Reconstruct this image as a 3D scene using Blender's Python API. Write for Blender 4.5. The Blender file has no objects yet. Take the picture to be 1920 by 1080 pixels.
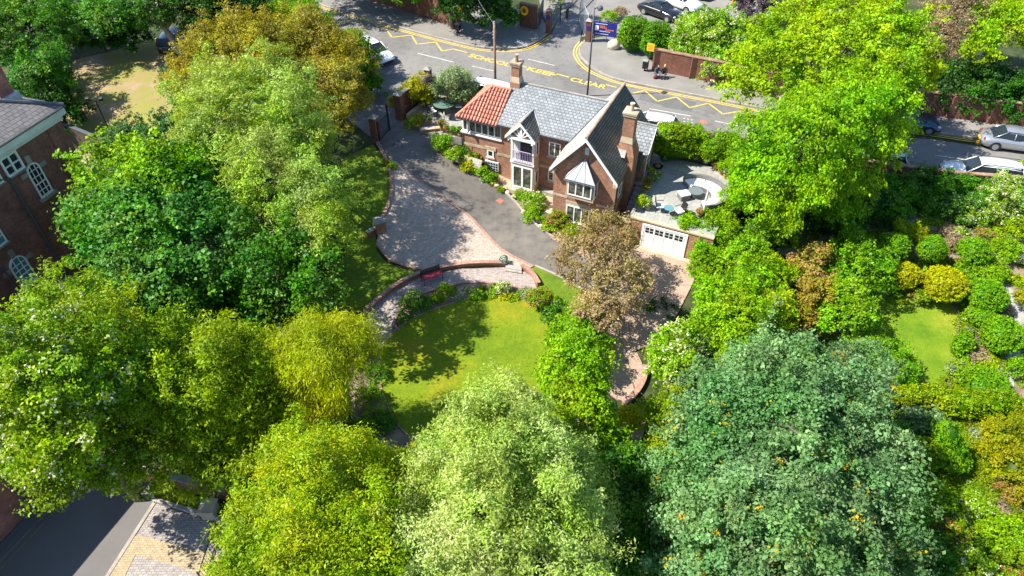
import bpy, bmesh, math, random
import numpy as np
from mathutils import Vector, Matrix
from mathutils.geometry import delaunay_2d_cdt

# ---------------------------------------------------------------- camera, sky, sun, exposure
S = bpy.context.scene
C = S.collection
CAM_H, PITCH, FPX = 29.0, math.radians(43.7), 1300.0
cd = bpy.data.cameras.new('camera')
cam = bpy.data.objects.new('camera', cd)
C.objects.link(cam)
cam.location = (0, 0, CAM_H)
cam.rotation_euler = (math.radians(90) - PITCH, 0, 0)
cd.sensor_width = 36
cd.lens = FPX / 1920 * 36
cd.clip_end = 2000
S.camera = cam

SUN_EL = math.radians(50)
SUN_TRAVEL = math.radians(5)          # direction the light travels on the ground, from +X
w = bpy.data.worlds.new('World')
S.world = w
w.use_nodes = True
nt = w.node_tree
bg = nt.nodes['Background']
sky = nt.nodes.new('ShaderNodeTexSky')
sky.sky_type = 'NISHITA'
sky.sun_disc = False
sky.sun_elevation = SUN_EL
tosun = Vector((-math.cos(SUN_TRAVEL), -math.sin(SUN_TRAVEL), 0))
sky.sun_rotation = math.atan2(tosun.x, tosun.y)
nt.links.new(sky.outputs[0], bg.inputs[0])
sky.ozone_density = 4.0
sky.dust_density = 0.4
bg.inputs[1].default_value = 0.11
sl = bpy.data.lights.new('sun', 'SUN')
sl.energy = 4.8
sl.angle = math.radians(0.5)
sl.color = (1.0, 0.94, 0.83)
so = bpy.data.objects.new('sun', sl)
C.objects.link(so)
sd = Vector((tosun.x * math.cos(SUN_EL), tosun.y * math.cos(SUN_EL), math.sin(SUN_EL)))
so.rotation_euler = sd.to_track_quat('Z', 'Y').to_euler()
so.location = (-40, 20, 60)
S.view_settings.view_transform = 'Standard'
S.view_settings.look = 'None'
S.view_settings.exposure = 1.25
S.view_settings.gamma = 1
S.cycles.max_bounces = 6
S.cycles.diffuse_bounces = 3
S.cycles.transmission_bounces = 4
S.cycles.use_denoising = True

# ---------------------------------------------------------------- survey helpers (1920x1080 photo pixel -> place at a known height)
sp, cp = math.sin(PITCH), math.cos(PITCH)
def P(u, v, z=0.0):
    a = (u - 960) / FPX
    b = (540 - v) / FPX
    t = (CAM_H - z) / (sp - b * cp)
    return Vector((a * t, (cp + b * sp) * t, z))
def ppm(p):
    h = p[2] - CAM_H
    return FPX / (p[1] * cp - h * sp)
HA = math.radians(24.3)
UX = Vector((math.cos(HA), -math.sin(HA), 0))
WX = Vector((math.sin(HA), math.cos(HA), 0))
HO = Vector((2.689, 37.038, 0))
def UW(u, w_, z=0.0):
    return HO + UX * u + WX * w_ + Vector((0, 0, z))
def sm(a, b, x):
    t = min(1, max(0, (x - a) / (b - a)))
    return t * t * (3 - 2 * t)
ZR = 2.1
def hf(x, y):
    dx, dy = x - HO.x, y - HO.y
    u = dx * UX.x + dy * UX.y
    w_ = dx * WX.x + dy * WX.y
    t1 = sm(2.5, 12.5, -u) * sm(-11, -1.5, w_)
    k = sm(9, 15, u)
    t2 = sm(3 * (1 - k) - 8 * k, 8.5, w_)
    z = ZR * max(t1, t2)
    z -= 2.2 * sm(17, 22, -x) * sm(22, 27, y) * (1 - sm(38, 42, y)) * (1 - t1)
    return z
def G(u, v, dz=0.0):
    z = 0.5
    for _ in range(14):
        p = P(u, v, z)
        z = 0.5 * z + 0.5 * (hf(p.x, p.y))
    p = P(u, v, z)
    p.z = hf(p.x, p.y) + dz
    return p

# ---------------------------------------------------------------- materials
def mat(name, col, rough=0.7, spec=0.4, metal=0.0):
    m = bpy.data.materials.new(name)
    m.use_nodes = True
    b = m.node_tree.nodes['Principled BSDF']
    b.inputs['Base Color'].default_value = (*col, 1)
    b.inputs['Roughness'].default_value = rough
    b.inputs['Specular IOR Level'].default_value = spec
    b.inputs['Metallic'].default_value = metal
    return m
def _n(m, t, **k):
    n = m.node_tree.nodes.new(t)
    for a, v in k.items():
        setattr(n, a, v)
    return n
def _l(m, a, b):
    m.node_tree.links.new(a, b)
def coord(m, kind='Object'):
    return _n(m, 'ShaderNodeTexCoord').outputs[kind]
def ramp(m, stops, interp='LINEAR'):
    r = _n(m, 'ShaderNodeValToRGB')
    r.color_ramp.interpolation = interp
    e = r.color_ramp.elements
    while len(e) > 1:
        e.remove(e[-1])
    e[0].position = stops[0][0]
    e[0].color = (*stops[0][1], 1)
    for p_, c_ in stops[1:]:
        x = e.new(p_)
        x.color = (*c_, 1)
    return r
def noise_mat(name, layers, rough=0.85, bump=0.0, bscale=40, spec=0.3, kind='Object'):
    """layers: [(scale, detail, [(pos,col),...], factor)] first is base, the rest are mixed over by multiply"""
    m = mat(name, (0.5, 0.5, 0.5), rough, spec)
    b = m.node_tree.nodes['Principled BSDF']
    co = coord(m, kind)
    out = None
    for i, (sc, det, stops, fac) in enumerate(layers):
        n = _n(m, 'ShaderNodeTexNoise')
        n.inputs['Scale'].default_value = sc
        n.inputs['Detail'].default_value = det
        n.inputs['Roughness'].default_value = 0.62
        _l(m, co, n.inputs['Vector'])
        r = ramp(m, stops)
        _l(m, n.outputs[0], r.inputs[0])
        if out is None:
            out = r.outputs[0]
        else:
            mx = _n(m, 'ShaderNodeMix', data_type='RGBA', blend_type='MULTIPLY')
            mx.inputs[0].default_value = fac
            _l(m, out, mx.inputs[6])
            _l(m, r.outputs[0], mx.inputs[7])
            out = mx.outputs[2]
    _l(m, out, b.inputs['Base Color'])
    if bump:
        n = _n(m, 'ShaderNodeTexNoise')
        n.inputs['Scale'].default_value = bscale
        n.inputs['Detail'].default_value = 3
        _l(m, co, n.inputs['Vector'])
        bp = _n(m, 'ShaderNodeBump')
        bp.inputs['Strength'].default_value = bump
        bp.inputs['Distance'].default_value = 0.05
        _l(m, n.outputs[0], bp.inputs['Height'])
        _l(m, bp.outputs[0], b.inputs['Normal'])
    return m
def brick_mat(name, c1, c2, mortar, bw, bh, ms=0.012, rough=0.85, offset=0.5, bump=0.3, blotch=0.35, bscale=0.6, stain=(0.45, 0.42, 0.4), spec=0.3):
    m = mat(name, c1, rough, spec)
    b = m.node_tree.nodes['Principled BSDF']
    uv = coord(m, 'UV')
    t = _n(m, 'ShaderNodeTexBrick')
    t.offset = offset
    t.inputs['Scale'].default_value = 1
    t.inputs['Color1'].default_value = (*c1, 1)
    t.inputs['Color2'].default_value = (*c2, 1)
    t.inputs['Mortar'].default_value = (*mortar, 1)
    t.inputs['Brick Width'].default_value = bw
    t.inputs['Row Height'].default_value = bh
    t.inputs['Mortar Size'].default_value = ms
    t.inputs['Mortar Smooth'].default_value = 0.3
    _l(m, uv, t.inputs['Vector'])
    n = _n(m, 'ShaderNodeTexNoise')
    n.inputs['Scale'].default_value = bscale
    n.inputs['Detail'].default_value = 8
    n.inputs['Roughness'].default_value = 0.7
    _l(m, coord(m, 'Object'), n.inputs['Vector'])
    r = ramp(m, [(0.35, stain), (0.62, (1, 1, 1)), (0.8, (1.25, 1.2, 1.15))])
    _l(m, n.outputs[0], r.inputs[0])
    mx = _n(m, 'ShaderNodeMix', data_type='RGBA', blend_type='MULTIPLY')
    mx.inputs[0].default_value = blotch
    _l(m, t.outputs[0], mx.inputs[6])
    _l(m, r.outputs[0], mx.inputs[7])
    n2 = _n(m, 'ShaderNodeTexNoise')
    n2.inputs['Scale'].default_value = 5.0
    n2.inputs['Detail'].default_value = 4
    _l(m, uv, n2.inputs['Vector'])
    r2 = ramp(m, [(0.3, (0.7, 0.7, 0.7)), (0.7, (1.25, 1.25, 1.25))])
    _l(m, n2.outputs[0], r2.inputs[0])
    mx2 = _n(m, 'ShaderNodeMix', data_type='RGBA', blend_type='MULTIPLY')
    mx2.inputs[0].default_value = 0.6
    _l(m, mx.outputs[2], mx2.inputs[6])
    _l(m, r2.outputs[0], mx2.inputs[7])
    _l(m, mx2.outputs[2], b.inputs['Base Color'])
    if bump:
        bp = _n(m, 'ShaderNodeBump')
        bp.inputs['Strength'].default_value = bump
        bp.inputs['Distance'].default_value = 0.03
        bp.invert = True
        _l(m, t.outputs[1], bp.inputs['Height'])
        _l(m, bp.outputs[0], b.inputs['Normal'])
    return m
def leaf_mat(name, stops, flower=None, trans=0.38, rough=0.5):
    m = mat(name, stops[-1], rough, 0.25)
    b = m.node_tree.nodes['Principled BSDF']
    at = _n(m, 'ShaderNodeAttribute', attribute_name='tint')
    k = len(stops)
    stops = [tuple(min(.8, x * 1.15) for x in c) for c in stops]
    st = [(0.05 + 0.85 * i / (k - 1), c) for i, c in enumerate(stops)]
    if flower:
        st += [(0.925, stops[-1]), (0.93, flower)]
    r = ramp(m, st)
    _l(m, at.outputs['Fac'], r.inputs[0])
    # slow drift of hue and depth of green through the crown
    co = coord(m)
    hs = _n(m, 'ShaderNodeHueSaturation')
    for sc, sock, lo, hi in ((.28, 'Hue', .488, .528), (.55, 'Value', .75, 1.35), (.4, 'Saturation', 1.02, 1.28)):
        n = _n(m, 'ShaderNodeTexNoise'); n.inputs['Scale'].default_value = sc; n.inputs['Detail'].default_value = 4
        _l(m, co, n.inputs['Vector'])
        mr = _n(m, 'ShaderNodeMapRange'); mr.inputs[1].default_value = .32; mr.inputs[2].default_value = .68
        mr.inputs[3].default_value = lo; mr.inputs[4].default_value = hi
        _l(m, n.outputs[0], mr.inputs[0]); _l(m, mr.outputs[0], hs.inputs[sock])
    _l(m, r.outputs[0], hs.inputs['Color'])
    _l(m, hs.outputs[0], b.inputs['Base Color'])
    tr = _n(m, 'ShaderNodeBsdfTranslucent')
    mu = _n(m, 'ShaderNodeMix', data_type='RGBA', blend_type='MULTIPLY')
    mu.inputs[0].default_value = 1
    mu.inputs[7].default_value = (1.35, 1.2, 0.3, 1)
    _l(m, hs.outputs[0], mu.inputs[6])
    _l(m, mu.outputs[2], tr.inputs[0])
    ms = _n(m, 'ShaderNodeMixShader')
    ms.inputs[0].default_value = trans
    _l(m, b.outputs[0], ms.inputs[1])
    _l(m, tr.outputs[0], ms.inputs[2])
    _l(m, ms.outputs[0], m.node_tree.nodes['Material Output'].inputs[0])
    return m

g3 = lambda a, b, c: [(0.3, a), (0.5, b), (0.7, c)]
M = {}
M['asphalt'] = noise_mat('asphalt', [(0.25, 6, g3((0.146, 0.142, 0.138), (0.172, 0.168, 0.159), (0.194, 0.185, 0.176)), 1), (60, 2, g3((.75, .75, .75), (1, 1, 1), (1.2, 1.2, 1.2)), .5)], .9, .2, 120)
M['asphalt_drive'] = noise_mat('asphalt_drive', [(0.5, 7, g3((0.109, 0.105, 0.101), (0.133, 0.125, 0.117), (0.156, 0.144, 0.129)), 1), (70, 2, g3((.75, .75, .75), (1, 1, 1), (1.2, 1.2, 1.2)), .5)], .9, .2, 120)
M['asphalt_drive'] = noise_mat('asphalt_drive_worn', [(0.45, 9, [(.3, (.095, .088, .08)), (.5, (.132, .122, .11)), (.68, (.165, .15, .128))], 1), (1.8, 8, [(.36, (.82, .82, .82)), (.46, (1, 1, 1)), (.66, (1.12, 1.1, 1.06))], .9), (70, 2, g3((.7, .7, .7), (1, 1, 1), (1.25, 1.25, 1.25)), .6)], .9, .2, 120)
M['asphalt_dark'] = noise_mat('asphalt_dark', [(0.3, 6, g3((0.111, 0.102, 0.102), (0.136, 0.128, 0.123), (0.153, 0.145, 0.140)), 1), (60, 2, g3((.8, .8, .8), (1, 1, 1), (1.15, 1.15, 1.15)), .5)], .9, .2, 120)
M['asphalt'] = noise_mat('asphalt_worn', [(0.18, 9, [(.3, (.115, .11, .105)), (.5, (.165, .16, .152)), (.7, (.20, .19, .178))], 1), (2.2, 6, [(.38, (.78, .78, .78)), (.45, (1, 1, 1)), (.7, (1.08, 1.08, 1.08))], .8), (60, 2, g3((.7, .7, .7), (1, 1, 1), (1.25, 1.25, 1.25)), .6)], .9, .2, 120)
M['asphalt_patch'] = noise_mat('asphalt_patch', [(0.6, 5, g3((.10, .10, .105), (.12, .12, .12), (.14, .14, .135)), 1)], .9, .2, 120)
M['pavement'] = noise_mat('pavement', [(0.4, 6, g3((0.162, 0.157, 0.145), (0.196, 0.187, 0.170), (0.230, 0.217, 0.196)), 1), (30, 3, g3((.8, .8, .8), (1, 1, 1), (1.15, 1.15, 1.15)), .5)], .9, .1, 90)
M['gravel'] = noise_mat('gravel', [(0.35, 9, [(.40, (.22, .215, .045)), (.52, (.27, .205, .09)), (.64, (.33, .25, .17))], 1), (14, 4, g3((.6, .6, .6), (1, 1, 1), (1.3, 1.3, 1.3)), .6)], .95, .3, 60)
M['soil'] = noise_mat('soil', [(0.8, 7, g3((.10, .075, .045), (.20, .155, .10), (.30, .24, .17)), 1), (22, 4, g3((.5, .5, .5), (1, 1, 1), (1.3, 1.3, 1.3)), .6)], .95, .3, 60)
M['ground'] = noise_mat('ground', [(0.5, 8, [(.3, (.018, .03, .01)), (.5, (.035, .055, .014)), (.7, (.09, .075, .035))], 1), (18, 4, g3((.5, .5, .5), (1, 1, 1), (1.3, 1.3, 1.3)), .6)], .95, .3, 40)
M['lawn'] = noise_mat('lawn', [(0.22, 5, [(.36, (.10, .17, .003)), (.5, (.145, .205, .004)), (.60, (.20, .21, .006)), (.70, (.30, .205, .012))], 1), (3.5, 6, g3((.72, .78, .7), (1, 1, 1), (1.2, 1.16, 1.1)), .7), (9, 5, g3((.7, .75, .7), (1, 1, 1), (1.25, 1.2, 1.1)), .7), (45, 3, g3((.5, .55, .45), (1, 1, 1), (1.4, 1.35, 1.2)), .9)], .95, .5, 60)
M['lawn_fresh'] = noise_mat('lawn_fresh', [(0.4, 5, [(.35, (.085, .165, .004)), (.5, (.13, .21, .006)), (.68, (.20, .235, .015))], 1), (4, 5, g3((.72, .78, .7), (1, 1, 1), (1.2, 1.16, 1.1)), .6), (25, 4, g3((.5, .55, .45), (1, 1, 1), (1.4, 1.4, 1.3)), .9)], .95, .5, 60)
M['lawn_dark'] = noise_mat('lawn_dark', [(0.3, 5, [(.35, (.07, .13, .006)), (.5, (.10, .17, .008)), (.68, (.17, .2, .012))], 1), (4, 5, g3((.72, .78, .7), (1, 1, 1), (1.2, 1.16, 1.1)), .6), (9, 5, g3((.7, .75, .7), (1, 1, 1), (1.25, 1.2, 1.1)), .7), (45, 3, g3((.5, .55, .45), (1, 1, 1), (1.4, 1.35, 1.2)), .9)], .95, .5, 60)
M['paving'] = brick_mat('paving', (.35, .285, .23), (.46, .385, .315), (.26, .21, .175), .32, .20, .012, bump=.15, blotch=.5, bscale=.5, stain=(.75, .75, .75))
M['path_brick'] = brick_mat('path_brick', (.30, .25, .225), (.40, .34, .31), (.2, .17, .15), .22, .11, .01, bump=.15, blotch=.5, bscale=.6, stain=(.7, .7, .7))
M['forecourt'] = brick_mat('forecourt', (.36, .255, .185), (.43, .31, .235), (.25, .19, .14), .21, .105, .01, bump=.15, blotch=.55, bscale=.7, stain=(.7, .68, .65))
M['block_grey'] = brick_mat('block_grey', (.27, .24, .22), (.36, .32, .30), (.17, .15, .14), .21, .105, .012, bump=.2, blotch=.4, stain=(.75, .75, .75))
M['block_tan'] = brick_mat('block_tan', (.34, .265, .165), (.42, .335, .215), (.24, .18, .1), .21, .105, .012, bump=.2, blotch=.4, stain=(.75, .75, .75))
M['patio'] = brick_mat('patio', (0.270, 0.270, 0.248), (0.324, 0.324, 0.297), (0.180, 0.180, 0.171), .9, .6, .012, bump=.1, blotch=.4, stain=(.8, .8, .8), offset=.5)
M['kerb'] = noise_mat('kerb', [(2, 5, g3((.22, .20, .17), (.30, .27, .235), (.36, .33, .29)), 1)], .9)
M['stone'] = noise_mat('stone', [(1.2, 7, g3((.28, .22, .15), (.42, .34, .24), (.52, .43, .32)), 1)], .85, .1, 30)
M['stone_grey'] = noise_mat('stone_grey', [(1.2, 7, g3((.18, .17, .15), (.27, .26, .23), (.36, .34, .30)), 1)], .85, .1, 30)
M['brick'] = brick_mat('brick', (.40, .185, .115), (.28, .125, .08), (0.390, 0.286, 0.208), .225, .075, .009, bump=.25, blotch=.6, bscale=.9)
M['brick_warm'] = brick_mat('brick_warm', (.42, .20, .11), (.31, .14, .08), (0.364, 0.247, 0.169), .225, .075, .009, bump=.25, blotch=.6, bscale=.9)
M['brick_wall'] = brick_mat('brick_wall', (.24, .085, .05), (.16, .06, .038), (.22, .15, .11), .225, .075, .009, bump=.25, blotch=.75, bscale=.8)
M['brick_old'] = brick_mat('brick_old', (.34, .13, .105), (.24, .09, .075), (.27, .18, .15), .225, .075, .009, bump=.25, blotch=.8, bscale=.7, stain=(.35, .33, .33))
M['brick_edge'] = brick_mat('brick_edge', (.42, .25, .19), (.34, .19, .145), (.28, .2, .15), .11, .22, .01, bump=.2, blotch=.5)
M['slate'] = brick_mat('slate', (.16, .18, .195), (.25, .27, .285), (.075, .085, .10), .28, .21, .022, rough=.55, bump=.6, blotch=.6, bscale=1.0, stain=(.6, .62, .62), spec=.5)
M['slate_shaded'] = brick_mat('slate_shaded', (.12, .125, .12), (.20, .195, .175), (.035, .035, .035), .26, .18, .03, rough=.6, bump=1.0, blotch=.8, bscale=.9, stain=(.5, .5, .45), spec=.4)  # slopes turned from the sun: their shade is put into the slate colour
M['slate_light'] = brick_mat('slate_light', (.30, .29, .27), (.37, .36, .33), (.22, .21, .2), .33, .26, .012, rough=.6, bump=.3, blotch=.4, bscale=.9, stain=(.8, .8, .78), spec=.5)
M['slate_old'] = brick_mat('slate_old', (.15, .14, .14), (.20, .185, .175), (.07, .065, .07), .35, .26, .02, rough=.6, bump=.6, blotch=.8, bscale=.6, stain=(.55, .53, .5), spec=.5)
M['pantile'] = brick_mat('pantile', (.50, .20, .135), (.58, .26, .18), (.30, .12, .08), .28, .32, .02, rough=.7, bump=.5, blotch=.4, bscale=1.5, stain=(.8, .75, .7), offset=0)
M['ridge_red'] = noise_mat('ridge_red', [(2, 5, g3((.40, .15, .10), (.5, .2, .13), (.55, .25, .17)), 1)], .75)
M['ridge_tan'] = noise_mat('ridge_tan', [(2, 5, g3((.24, .17, .12), (.34, .25, .18), (.42, .33, .25)), 1)], .8)
M['ridge_clay'] = noise_mat('ridge_clay', [(1.5, 6, g3((.16, .09, .06), (.26, .15, .10), (.36, .28, .2)), 1)], .8)
M['white'] = noise_mat('white_paint', [(1.5, 4, g3((.70, .70, .68), (.78, .78, .76), (.82, .82, .80)), 1)], .45, spec=.5)
M['white_dull'] = noise_mat('white_dull', [(1.5, 5, g3((.50, .50, .48), (.60, .60, .58), (.68, .68, .65)), 1)], .6)
M['cream'] = noise_mat('cream_render', [(1.5, 5, g3((.42, .34, .24), (.50, .41, .30), (.56, .47, .36)), 1)], .8)
M['glass'] = mat('glass_dark', (.02, .028, .035), .12, .3)
M['glass_light'] = noise_mat('glass_light', [(2.2, 3, [(.35, (.015, .02, .02)), (.5, (.05, .06, .045)), (.68, (.22, .21, .18))], 1)], .08, spec=.8)
M['glass_blue'] = mat('glass_blue', (.10, .24, .27), .08, .8)
M['lead'] = noise_mat('lead', [(1.5, 5, g3((.30, .32, .34), (.38, .40, .42), (.46, .48, .50)), 1)], .55, spec=.5)
M['lead_dark'] = mat('lead_dark', (.07, .08, .09), .6)
M['black'] = mat('black_metal', (.015, .015, .018), .45)
M['dark_wood'] = noise_mat('dark_wood', [(3, 5, g3((.05, .035, .025), (.08, .055, .04), (.11, .08, .055)), 1)], .8)
M['wood'] = noise_mat('weathered_wood', [(3, 5, g3((.16, .13, .10), (.24, .20, .15), (.32, .27, .21)), 1)], .85)
M['bark'] = noise_mat('bark', [(4, 7, g3((.07, .055, .04), (.12, .095, .07), (.18, .15, .115)), 1)], .9, .5, 20)
M['bark_pale'] = noise_mat('bark_pale', [(2, 7, g3((.20, .185, .16), (.30, .275, .24), (.40, .37, .33)), 1)], .9, .5, 20)
M['twig'] = noise_mat('twig', [(4, 4, g3((.14, .10, .07), (.22, .17, .12), (.3, .24, .18)), 1)], .9)
M['yellow'] = noise_mat('yellow_paint', [(6, 8, [(.33, (.26, .22, .13)), (.42, (.50, .36, .07)), (.6, (.68, .48, .08))], 1), (1.2, 5, g3((.75, .75, .78), (1, 1, 1), (1.05, 1.05, 1)), .7)], .85)
M['white_line'] = noise_mat('white_line', [(3, 6, g3((.3, .29, .27), (.45, .44, .42), (.6, .6, .57)), 1)], .8)
M['terracotta'] = noise_mat('terracotta', [(3, 4, g3((.30, .12, .06), (.42, .18, .10), (.5, .24, .15)), 1)], .8)
M['pot_white'] = mat('pot_white', (.6, .58, .54), .6)
M['wicker'] = noise_mat('wicker', [(25, 3, g3((.09, .085, .09), (.15, .14, .14), (.22, .2, .2)), 1)], .8)
M['cushion'] = mat('cushion_white', (.80, .79, .78), .85)
M['cushion_red'] = mat('cushion_red', (.45, .05, .07), .85)
M['table_green'] = mat('table_green', (.10, .17, .14), .35)
M['stone_slab'] = mat('stone_slab', (.13, .16, .17), .5)
M['teal'] = mat('teal_plastic', (.03, .22, .17), .5)
M['bin_green'] = mat('bin_green', (.015, .10, .06), .5)
M['rubber'] = mat('rubber', (.02, .02, .02), .8)
M['rim'] = mat('wheel_rim', (.42, .42, .44), .35, .5, .7)
M['navy'] = mat('sign_navy', (.012, .02, .22), .5)
M['orange'] = mat('sign_orange', (.75, .22, .03), .6)
M['sign_yellow'] = mat('sign_yellow', (.78, .50, .02), .6)
M['sign_red'] = mat('sign_red', (.5, .03, .03), .6)
M['rust_red'] = noise_mat('rust_red', [(6, 3, g3((.28, .10, .07), (.36, .14, .10), (.42, .18, .13)), 1)], .85)
M['lamp_red'] = mat('tail_lamp', (.35, .01, .01), .2)
M['lamp_clear'] = mat('head_lamp', (.55, .58, .6), .15)
M['boulder'] = noise_mat('boulder', [(2, 6, g3((.45, .38, .28), (.6, .53, .42), (.7, .62, .5)), 1)], .9, .4, 8)
M['purple_rail'] = mat('balcony_rail', (.42, .33, .55), .5)
M['skin'] = mat('skin', (.5, .3, .22), .6)
M['hair'] = mat('hair_blond', (.38, .25, .12), .7)
M['cloth_black'] = mat('cloth_black', (.02, .02, .025), .85)
M['cloth_blue'] = mat('cloth_blue', (.06, .08, .12), .85)
M['cloth_denim'] = mat('cloth_denim', (.10, .12, .16), .85)
M['cloth_red'] = mat('cloth_red', (.25, .03, .06), .85)
def paint(name, c, metal=0.2):
    m = mat(name, c, .3, .5, metal)
    m.node_tree.nodes['Principled BSDF'].inputs['Coat Weight'].default_value = .6
    m.node_tree.nodes['Principled BSDF'].inputs['Coat Roughness'].default_value = .08
    return m

# ---------------------------------------------------------------- mesh helpers
class MB:
    def __init__(s):
        s.v = []; s.f = []; s.m = []
    def add(s, vs, fs, mi=0):
        o = len(s.v)
        s.v += [tuple(v) for v in vs]
        s.f += [tuple(i + o for i in f) for f in fs]
        s.m += [mi] * len(fs)
        return s
    def obox(s, o, a, b, c, mi=0):
        o, a, b, c = map(Vector, (o, a, b, c))
        if a.cross(b).dot(c) < 0:
            a, b = b, a
        vs = [o, o + a, o + a + b, o + b, o + c, o + a + c, o + a + b + c, o + b + c]
        return s.add(vs, [(3, 2, 1, 0), (4, 5, 6, 7), (0, 1, 5, 4), (1, 2, 6, 5), (2, 3, 7, 6), (3, 0, 4, 7)], mi)
    def box(s, x0, x1, y0, y1, z0, z1, mi=0):
        return s.obox((x0, y0, z0), (x1 - x0, 0, 0), (0, y1 - y0, 0), (0, 0, z1 - z0), mi)
    def slab(s, pts, th, mi=0):
        """planar polygon thickened downwards along its normal"""
        pts = [Vector(p) for p in pts]
        n = Vector((0, 0, 0))
        for i in range(len(pts)):
            n += pts[i].cross(pts[(i + 1) % len(pts)])
        n.normalize()
        if n.z < 0:
            pts = pts[::-1]; n = -n
        lo = [p - n * th for p in pts]
        k = len(pts)
        fs = [tuple(range(k)), tuple(range(2 * k - 1, k - 1, -1))]
        fs += [(i + k, (i + 1) % k + k, (i + 1) % k, i) for i in range(k)]
        return s.add(pts + lo, fs, mi)
    def prism(s, poly, dirv, mi=0):
        pts = [Vector(p) for p in poly]
        d = Vector(dirv)
        n = Vector((0, 0, 0))
        for i in range(len(pts)):
            n += pts[i].cross(pts[(i + 1) % len(pts)])
        if n.dot(d) > 0:
            pts = pts[::-1]
        k = len(pts)
        up = [p + d for p in pts]
        fs = [tuple(range(k)), tuple(range(2 * k - 1, k - 1, -1))]
        fs += [(i + k, (i + 1) % k + k, (i + 1) % k, i) for i in range(k)]
        return s.add(pts + up, fs, mi)
    def tube(s, pts, rad, n=8, mi=0):
        pts = [Vector(p) for p in pts]
        if not hasattr(rad, '__len__'):
            rad = [rad] * len(pts)
        vs = []
        for i, p in enumerate(pts):
            d = (pts[min(i + 1, len(pts) - 1)] - pts[max(i - 1, 0)]).normalized()
            a = d.cross(Vector((0, 0, 1)) if abs(d.z) < .9 else Vector((1, 0, 0))).normalized()
            b = d.cross(a)
            vs += [p + (a * math.cos(t) + b * math.sin(t)) * rad[i] for t in [2 * math.pi * j / n for j in range(n)]]
        fs = []
        for i in range(len(pts) - 1):
            for j in range(n):
                fs.append((i * n + j, (i + 1) * n + j, (i + 1) * n + (j + 1) % n, i * n + (j + 1) % n))
        fs.append(tuple(range(n)))
        fs.append(tuple(range(len(pts) * n - 1, (len(pts) - 1) * n - 1, -1)))
        return s.add(vs, fs, mi)
    def lathe(s, cx, cy, prof, n=16, mi=0):
        vs = []
        for r, z in prof:
            vs += [(cx + r * math.cos(2 * math.pi * j / n), cy + r * math.sin(2 * math.pi * j / n), z) for j in range(n)]
        fs = []
        for i in range(len(prof) - 1):
            for j in range(n):
                fs.append((i * n + j, i * n + (j + 1) % n, (i + 1) * n + (j + 1) % n, (i + 1) * n + j))
        fs.append(tuple(range(n - 1, -1, -1)))
        fs.append(tuple(range((len(prof) - 1) * n, len(prof) * n)))
        return s.add(vs, fs, mi)
    def ball(s, c, r, n=10, k=6, mi=0):
        c = Vector(c)
        if not hasattr(r, '__len__'):
            r = (r, r, r)
        vs = [c + Vector((0, 0, -r[2]))]
        for i in range(1, k):
            a = -math.pi / 2 + math.pi * i / k
            vs += [c + Vector((r[0] * math.cos(a) * math.cos(2 * math.pi * j / n), r[1] * math.cos(a) * math.sin(2 * math.pi * j / n), r[2] * math.sin(a))) for j in range(n)]
        vs.append(c + Vector((0, 0, r[2])))
        fs = [(0, 1 + (j + 1) % n, 1 + j) for j in range(n)]
        for i in range(k - 2):
            for j in range(n):
                a = 1 + i * n
                fs.append((a + j, a + (j + 1) % n, a + n + (j + 1) % n, a + n + j))
        a = 1 + (k - 2) * n
        fs += [(a + j, a + (j + 1) % n, len(vs) - 1) for j in range(n)]
        return s.add(vs, fs, mi)
    def build(s, name, m, parent=None, smooth=False, bevel=0):
        me = bpy.data.meshes.new(name)
        me.from_pydata(s.v, [], s.f)
        ms = m if isinstance(m, (list, tuple)) else [m]
        for x in ms:
            me.materials.append(M[x] if isinstance(x, str) else x)
        if len(ms) > 1:
            me.polygons.foreach_set('material_index', s.m)
        uvl = me.uv_layers.new(name='UVMap')
        vv = me.vertices
        Z = Vector((0, 0, 1))
        for p in me.polygons:
            nn = p.normal
            t = Z.cross(nn)
            if t.length < .02:
                t = Vector((1, 0, 0)); b = Vector((0, 1, 0))
            else:
                t.normalize(); b = nn.cross(t)
            for li in p.loop_indices:
                co = vv[me.loops[li].vertex_index].co
                uvl.data[li].uv = (co.dot(t), co.dot(b))
        if smooth:
            me.polygons.foreach_set('use_smooth', [True] * len(me.polygons))
        o = bpy.data.objects.new(name, me)
        C.objects.link(o)
        o.parent = parent
        if bevel:
            bm = o.modifiers.new('bevel', 'BEVEL')
            bm.width = bevel; bm.segments = 2; bm.limit_method = 'ANGLE'
        return o
def tag(o, label=None, cat=None, group=None, kind=None):
    if label: o['label'] = label
    if cat: o['category'] = cat
    if group: o['group'] = group
    if kind: o['kind'] = kind
    return o
def thing(name, label, cat, loc=(0, 0, 0), rz=0.0, group=None):
    o = bpy.data.objects.new(name, None)
    o.empty_display_size = .3
    C.objects.link(o)
    o.location = loc
    o.rotation_euler = (0, 0, rz)
    return tag(o, label, cat, group)
def copy_tree(o, parent=None):
    c = o.copy()
    C.objects.link(c)
    c.parent = parent
    for ch in list(o.children):
        copy_tree(ch, c)
    return c

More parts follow.
